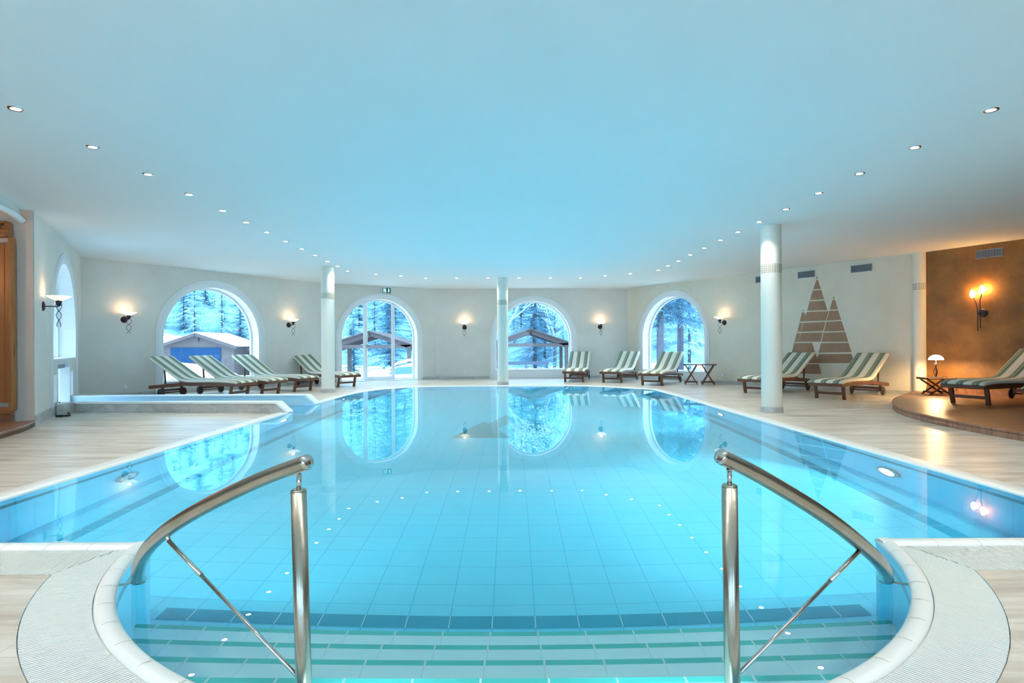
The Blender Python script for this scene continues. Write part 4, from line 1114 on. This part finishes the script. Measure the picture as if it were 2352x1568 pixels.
def bare_mesh(h, seed, twig='branch', leafy=True):
    rnd = random.Random(seed); mb = MB(); mt = MB(); lf = MB(); cnt = [0]
    def grow(p, d, L, r, lvl):
        e = p+d*L; mid = p+d*L*.5+Vector((rnd.uniform(-.05, .05), rnd.uniform(-.05, .05), 0))*L
        (mt if lvl == 0 else mb).tube([p, mid, e], [r, r*.8, r*.62], 5 if lvl else 8, caps=False)
        if lvl >= 3 and leafy:
            for k in range(11):
                c_ = p+d*L*rnd.uniform(.1, 1)+Vector([rnd.uniform(-.28, .28) for _ in range(3)]); s_ = rnd.uniform(.025, .065)
                v1 = Vector([rnd.uniform(-1, 1) for _ in range(3)]).normalized()*s_; v2 = Vector([rnd.uniform(-1, 1) for _ in range(3)]).normalized()*s_
                lf.face([c_-v1, c_+v2, c_+v1, c_-v2])
        if lvl < 5:
            for k in range(3 if lvl < 4 else 2):
                nd_ = (d+Vector((rnd.uniform(-.8, .8), rnd.uniform(-.8, .8), rnd.uniform(-.15, .55)))).normalized()
                grow(p+d*L*rnd.uniform(.55, 1), nd_, L*rnd.uniform(.58, .8), r*.55, lvl+1)
    grow(Vector((0, 0, 0)), Vector((0, 0, 1)), h*.34, h*.016, 0)
    a_ = mt.obj('trunk', 'bark', recalc=False); b_ = mb.obj('branches', twig, recalc=False); l_ = lf.obj('frosted_leaves', 'needles2', recalc=False)
    return a_, b_, l_
protos = {}
def proto(key, parts):
    protos[key] = parts
    for p in parts: C.objects.unlink(p)
proto('dark', conifer_mesh(15, 3.4, 260, 1, .45, 'needles', .17, .22, .23))
proto('dark2', conifer_mesh(12, 2.6, 230, 2, .3, 'needles', .14, .05, .22))
proto('frost', conifer_mesh(13, 2.7, 210, 3, .35, 'needles2', .14, .04, .25))
proto('small', conifer_mesh(9, 2.0, 120, 5, .3, 'needles2', .12, .03, .34))
proto('bare', bare_mesh(10, 11)); proto('bare2', bare_mesh(8.5, 23)); 
def tree(key, x, y, s, rz, label, group, name='conifer_tree', cat='tree', z=None):
    if z is None: z = GZ+max(0, y-52)*.42-.1
    t = thing(name, (x, y, z), rz, label, cat, group); t.scale = (s, s, s)
    for p in protos[key]:
        c = p.copy(); C.objects.link(c); c.parent = t
    return t
rnd = random.Random(5)
# big dark spruces behind the right window
tree('dark', 8.15, 29.5, 1.05, 0, 'dark spruce with thick trunk seen in the middle of the right arched window', 'spruces near the right window')
tree('dark', 6.55, 26.8, .92, 1.9, 'dark spruce with thick trunk at the left side of the right arched window', 'spruces near the right window')
tree('dark', 11.3, 33.0, 1.1, 3.2, 'dark spruce at the right side of the right arched window', 'spruces near the right window')
tree('dark', 9.2, 38.0, 1.2, 4.0, 'dark spruce farther back behind the right arched window', 'spruces near the right window')
# seen through the door
tree('dark2', -8.6, 43.5, .98, .5, 'dark blue spruce hanging in the upper middle of the arched door', 'spruces beyond the door')
tree('frost', -12.3, 46.5, .95, 1.5, 'pale frosted conifer in the left pane of the arched door', 'frosted trees beyond the door')
tree('frost', -5.3, 46.0, .95, .2, 'pale frosted conifer in the right pane of the arched door', 'frosted trees beyond the door')
tree('dark2', -10.9, 42.0, .36, 2.5, 'short dark conifer low in the left pane of the arched door', 'spruces beyond the door')
# seen through the back window
tree('bare', -.6, 33.0, .95, .3, 'frosted bare tree at the left of the back arched window', 'frosted bare trees beyond the back window', 'bare_tree')
tree('dark2', 1.7, 45.0, .95, .9, 'blue green fir in the centre of the back arched window', 'fir trees beyond the back window')
tree('bare2', 3.3, 32.5, .85, 2.2, 'frosted bare tree at the right of the back arched window', 'frosted bare trees beyond the back window', 'bare_tree')
tree('frost', 4.9, 47.0, .95, 2.1, 'pale frosted fir behind the right half of the back window', 'fir trees beyond the back window')
tree('bare', 3.6, 51.5, 1.1, 4.1, 'frosted bare tree standing behind the open shelter', 'frosted bare trees beyond the back window', 'bare_tree')
tree('frost', -2.2, 48.0, .95, 5.1, 'pale frosted fir behind the left half of the back window', 'fir trees beyond the back window')
tree('small', 12.8, 44.0, 1.0, 5.1, 'pale frosted fir deep behind the right arched window', 'fir trees beyond the back window')
# wooded hillside
sect = [(-.62, -.385, 11), (-.31, -.12, 7), (-.06, .13, 7), (.18, .36, 6), (-.80, -.68, 3)]
for j in range(10):
    y = 56+j*6.0
    for a0, a1, cnt in sect:
        for i in range(cnt):
            x = (a0+(a1-a0)*(i+.5+rnd.uniform(-.22, .22)+(.5 if j % 2 else 0)-.25)/cnt)*y
            if x < -66: continue
            key = rnd.choice(['small', 'frost', 'frost', 'dark2']) if j < 6 else rnd.choice(['small', 'frost'])
            tree(key, x, y+rnd.uniform(-2, 2), rnd.uniform(.45, .75), rnd.uniform(0, 6), 'frosted conifer on the wooded hillside beyond the garden', 'conifers on the hillside')

# shed seen through the large left window
def shed(loc, wd, dp, hw, hp, label, name='garden_shed'):
    t = thing(name, loc, 0, label, 'shed')
    mb = MB(); mb.prism([(-wd/2, 0), (wd/2, 0), (wd/2, dp), (-wd/2, dp)][::1], 0, hw)
    mb.face([(-wd/2, 0, hw), (wd/2, 0, hw), (0, 0, hp)]); mb.face([(-wd/2, dp, hw), (wd/2, dp, hw), (0, dp, hp)])
    mb.obj('board_wall', 'shedwood', t)
    mb = MB()
    for s in (-1, 1):
        a_ = Vector((0, 0, hp+.05)); b_ = Vector((s*(wd/2+.35), 0, hw-.12+.05))
        mb.face([a_+Vector((0, -.4, .02)), b_+Vector((0, -.4, .02)), b_+Vector((0, dp+.4, .02)), a_+Vector((0, dp+.4, .02))])
        mb.bar(a_+Vector((0, -.42, -.06)), b_+Vector((0, -.42, -.06)), .05, .20)
    mb.obj('roof', 'beam', t)
    mb = MB()
    for s in (-1, 1):
        a_ = Vector((0, dp/2, hp+.10)); b_ = Vector((s*(wd/2+.3), dp/2, hw-.06+.04)); mb.bar(a_, b_, dp+.6, .10, bev=.03)
    mb.obj('roof_snow', 'snow', t)
    return t
sx = WD(455, 765, 40)
t = shed((sx.x, 40, GZ), 4.7, 4, 2.25, 3.02, 'grey board garden shed with dark blue window seen through the large left window')
mb = MB(); mb.box((-.15, -.02, 1.65), (3.3, .06, 1.0)); mb.obj('dark_window', 'shedglass', t)
mb = MB(); mb.bar((0, -.05, 3.0), (0, -.05, 2.55), .12, .16, up=(0, 1, 0)); mb.obj('gable_post', 'beam', t)
t = shed((sx.x+5.25, 41.5, GZ), 4.2, 4, 2.1, 2.95, 'darker second shed at the right side of the large left window')
mb = MB(); mb.box((.3, -.02, 1.2), (2.6, .06, 1.9)); mb.obj('dark_opening', 'shedglass', t)
t = thing('snow_bank', label='rounded bank of white snow in front of the garden shed', cat='snow')
mb = MB(); bmesh.ops.create_icosphere(mb.bm, subdivisions=3, radius=1, matrix=Matrix.Translation((sx.x+.6, 34.5, GZ)) @ Matrix.Diagonal((5.0, 1.6, 1.35, 1))); mb.obj('snow_mound', 'snow', t, smooth=True)
t = thing('garden_chair', (sx.x+3.9, 33.0, GZ), .2, 'white slatted garden chair standing outside the large left window', 'chair')
mb = MB()
for k in range(5): mb.box((-.24+k*.12, 0, 1.15), (.06, .03, .75))
mb.box((0, 0, 1.52), (.6, .04, .08)); mb.obj('backrest', 'white', t)
mb = MB(); mb.box((0, -.25, .75), (.6, .5, .05)); mb.obj('seat', 'white', t)
for a_ in (-.26, .26):
    for b_ in (-.46, 0): mb = MB(); mb.box((a_, b_, .37), (.05, .05, .76)); mb.obj('leg', 'white', t)

# open shelters (gabled frames)
def shelter(loc, wd, dp, hb, hp, label, rz=0):
    t = thing('open_shelter', loc, rz, label, 'shelter')
    mb = MB()
    for y in (0, dp):
        for s in (-1, 1): mb.bar((0, y, hp), (s*(wd/2+.5), y, hb-.12), .16, .26)
        mb.bar((-wd/2-.1, y, hb+.0), (wd/2+.1, y, hb+.0), .16, .2)
    mb.obj('gable_beam', 'beam', t)
    mb = MB()
    for s in (-1, 1):
        a_ = Vector((0, dp/2, hp+.15)); b_ = Vector((s*(wd/2+.6), dp/2, hb+.0)); mb.bar(a_, b_, dp+.8, .05)
    mb.obj('roof', 'beam', t)
    for x in (-wd/2, wd/2):
        for y in (0, dp):
            mb = MB(); mb.box((x, y, hb/2), (.2, .2, hb)); mb.obj('post', 'beam', t)
    return t
s1 = WD(850, 763, 36); shelter((s1.x, 36, GZ), 4.6, 4.0, 2.15, 2.92, 'open timber carport with gable roof seen through the arched door')
s2 = WD(1219, 760, 36); shelter((s2.x, 36, GZ), 4.2, 4.0, 2.2, 3.0, 'open timber shelter with gable roof seen through the back window')
t = thing('rail_fence', (s2.x-1.3, 35.4, GZ), 0, 'low dark wooden rail fence left of the shelter outside the back window', 'fence')
mb = MB(); mb.box((0, 0, 1.15), (4.6, .06, .20)); mb.box((0, 0, .78), (4.6, .06, .14)); mb.obj('fence_rail', 'darkwood', t)
for x in (-2.2, -.6, 1.0, 2.2): mb = MB(); mb.box((x, .06, .6), (.12, .1, 1.25)); mb.obj('fence_post', 'darkwood', t)

# cars under snow
def car(loc, rz, label):
    t = thing('parked_car', loc, rz, label, 'car')
    prof = [(-2.05, .35), (-2.1, .62), (-2.0, .80), (-1.1, .90), (-.55, 1.30), (.0, 1.42), (.8, 1.40), (1.45, 1.10), (1.95, .95), (2.05, .6), (2.0, .35)]
    mb = MB(); rings = []
    for y, k in ((-.80, .93), (-.74, 1.0), (.74, 1.0), (.80, .93)):
        rings.append([mb.bm.verts.new((x*(.99 if abs(y) > .75 else 1), y*(1 if z < .95 else .84), .35+(z-.35)*(k if z > .9 else 1))) for x, z in prof])
    for A, B in zip(rings, rings[1:]):
        for i in range(len(A)-1):
            f = mb.bm.faces.new((A[i], A[i+1], B[i+1], B[i])); f.smooth = True
    mb.bm.faces.new(rings[0]); mb.bm.faces.new(rings[-1][::-1]); mb.obj('body', 'carpaint', t)
    mb = MB()
    for s in (-1, 1): mb.face([(-.95, s*.785, .93), (-.5, s*.72, 1.24), (.75, s*.72, 1.30), (1.25, s*.785, .98)])
    mb.obj('side_window', 'carglass', t, recalc=False)
    mb = MB(); top = [(-2.05, .84), (-1.1, .97), (-.55, 1.38), (.0, 1.53), (.8, 1.51), (1.45, 1.2), (2.0, 1.0)]
    mb.sweep([Vector((x, 0, z)) for x, z in top], [(-.72, -.03), (-.6, .04), (0, .07), (.6, .04), (.72, -.03)]); mb.obj('snow_cover', 'snow', t)
    R = Matrix.Rotation(pi/2, 4, 'X')
    for x in (-1.3, 1.3):
        for s in (-1, 1): mb = MB(); mb.lathe([(.001, .1), (.2, .1), (.32, .08), (.32, -.08), (.2, -.1), (.001, -.1)], (x, s*.74, .32), 20, mat=R); mb.obj('wheel', 'rubber', t)
c1 = WD(930, 850, 27.5); car((c1.x+.2, 27.5, GZ), radians(8), 'snow covered car at the right side of the arched door')
c1 = WD(800, 850, 28.5); car((c1.x-1.5, 28.5, GZ), radians(170), 'snow covered car at the left side of the arched door')

# ------------------------------------------------------------------ sky and daylight
w = bpy.data.worlds.new('World'); SC.world = w; w.use_nodes = True
nt = w.node_tree; nt.nodes.clear()
out = nt.nodes.new('ShaderNodeOutputWorld'); bg = nt.nodes.new('ShaderNodeBackground'); bg.inputs[0].default_value = (.50, .76, 1.0, 1); bg.inputs[1].default_value = 6.2
nt.links.new(bg.outputs[0], out.inputs[0])
# added windows behind the viewpoint, letting daylight onto the foreground
for i_, u_ in enumerate(ADDED_NEARW):
    window('window_%d' % (7+i_), P7, P8, u_, 2.9, .27)
# window openings guide the sky light into the room
for P, Q, a in [(P0, P1, archL), (P1, P2, archA), (P2, P3, archB), (P3, P4, archC), (P4, P5, archR)]+[(P7, P8, dict(uc=u_, w=2.9, zs=.27)) for u_ in ADDED_NEARW]:
    d, nn = frame(P, Q); zc = (a['zs']+2.62)/2
    l = bpy.data.lights.new('daylight_portal', 'AREA'); l.shape = 'RECTANGLE'; l.size = a['w']; l.size_y = 2.62-a['zs']; l.cycles.is_portal = True
    o = bpy.data.objects.new('daylight_portal', l); C.objects.link(o); o.location = wp(P, Q, a['uc'], zc, -.36)
    o.rotation_euler = Vector((-nn.x, -nn.y, 0)).to_track_quat('Z', 'Y').to_euler()

# ------------------------------------------------------------------ camera
cam = bpy.data.cameras.new('camera'); co = bpy.data.objects.new('camera', cam); C.objects.link(co)
cam.sensor_fit = 'HORIZONTAL'; cam.sensor_width = 36; cam.lens = 36*FPX/2352; cam.shift_y = (HOR-784)/2352; cam.clip_end = 500; cam.clip_start = .05
k = sqrt(1-ROLL*ROLL)
mt = Matrix(((k, ROLL, 0, 0), (0, 0, -1, 0), (-ROLL, k, 0, CAMZ), (0, 0, 0, 1)))
co.matrix_world = mt
SC.camera = co
# let the ceiling lamps shine through the water onto the tiles
for o in bpy.data.objects:
    if o.type == 'MESH' and o.name.startswith('pool_water'): o.cycles.is_caustics_caster = True
    if o.type == 'MESH' and o.name.split('.')[0] in ('basin_wall', 'basin_floor', 'step', 'nosing', 'border_band', 'mountain_mosaic'): o.cycles.is_caustics_receiver = True
    if o.type == 'LIGHT' and o.name.startswith('downlight_beam'): o.data.cycles.is_caustics_light = True
vs = SC.view_settings; vs.view_transform = 'Standard'; vs.look = 'None'; vs.gamma = 1; vs.use_curve_mapping = False; vs.exposure = 0.0
cy = SC.cycles; cy.use_denoising = True; cy.max_bounces = 8; cy.diffuse_bounces = 4; cy.glossy_bounces = 3; cy.transmission_bounces = 6; cy.use_adaptive_sampling = True; cy.adaptive_threshold = .2; cy.adaptive_min_samples = 16; cy.transparent_max_bounces = 12
cy.sample_clamp_indirect = 6; cy.caustics_reflective = False; cy.caustics_refractive = True; cy.blur_glossy = .5
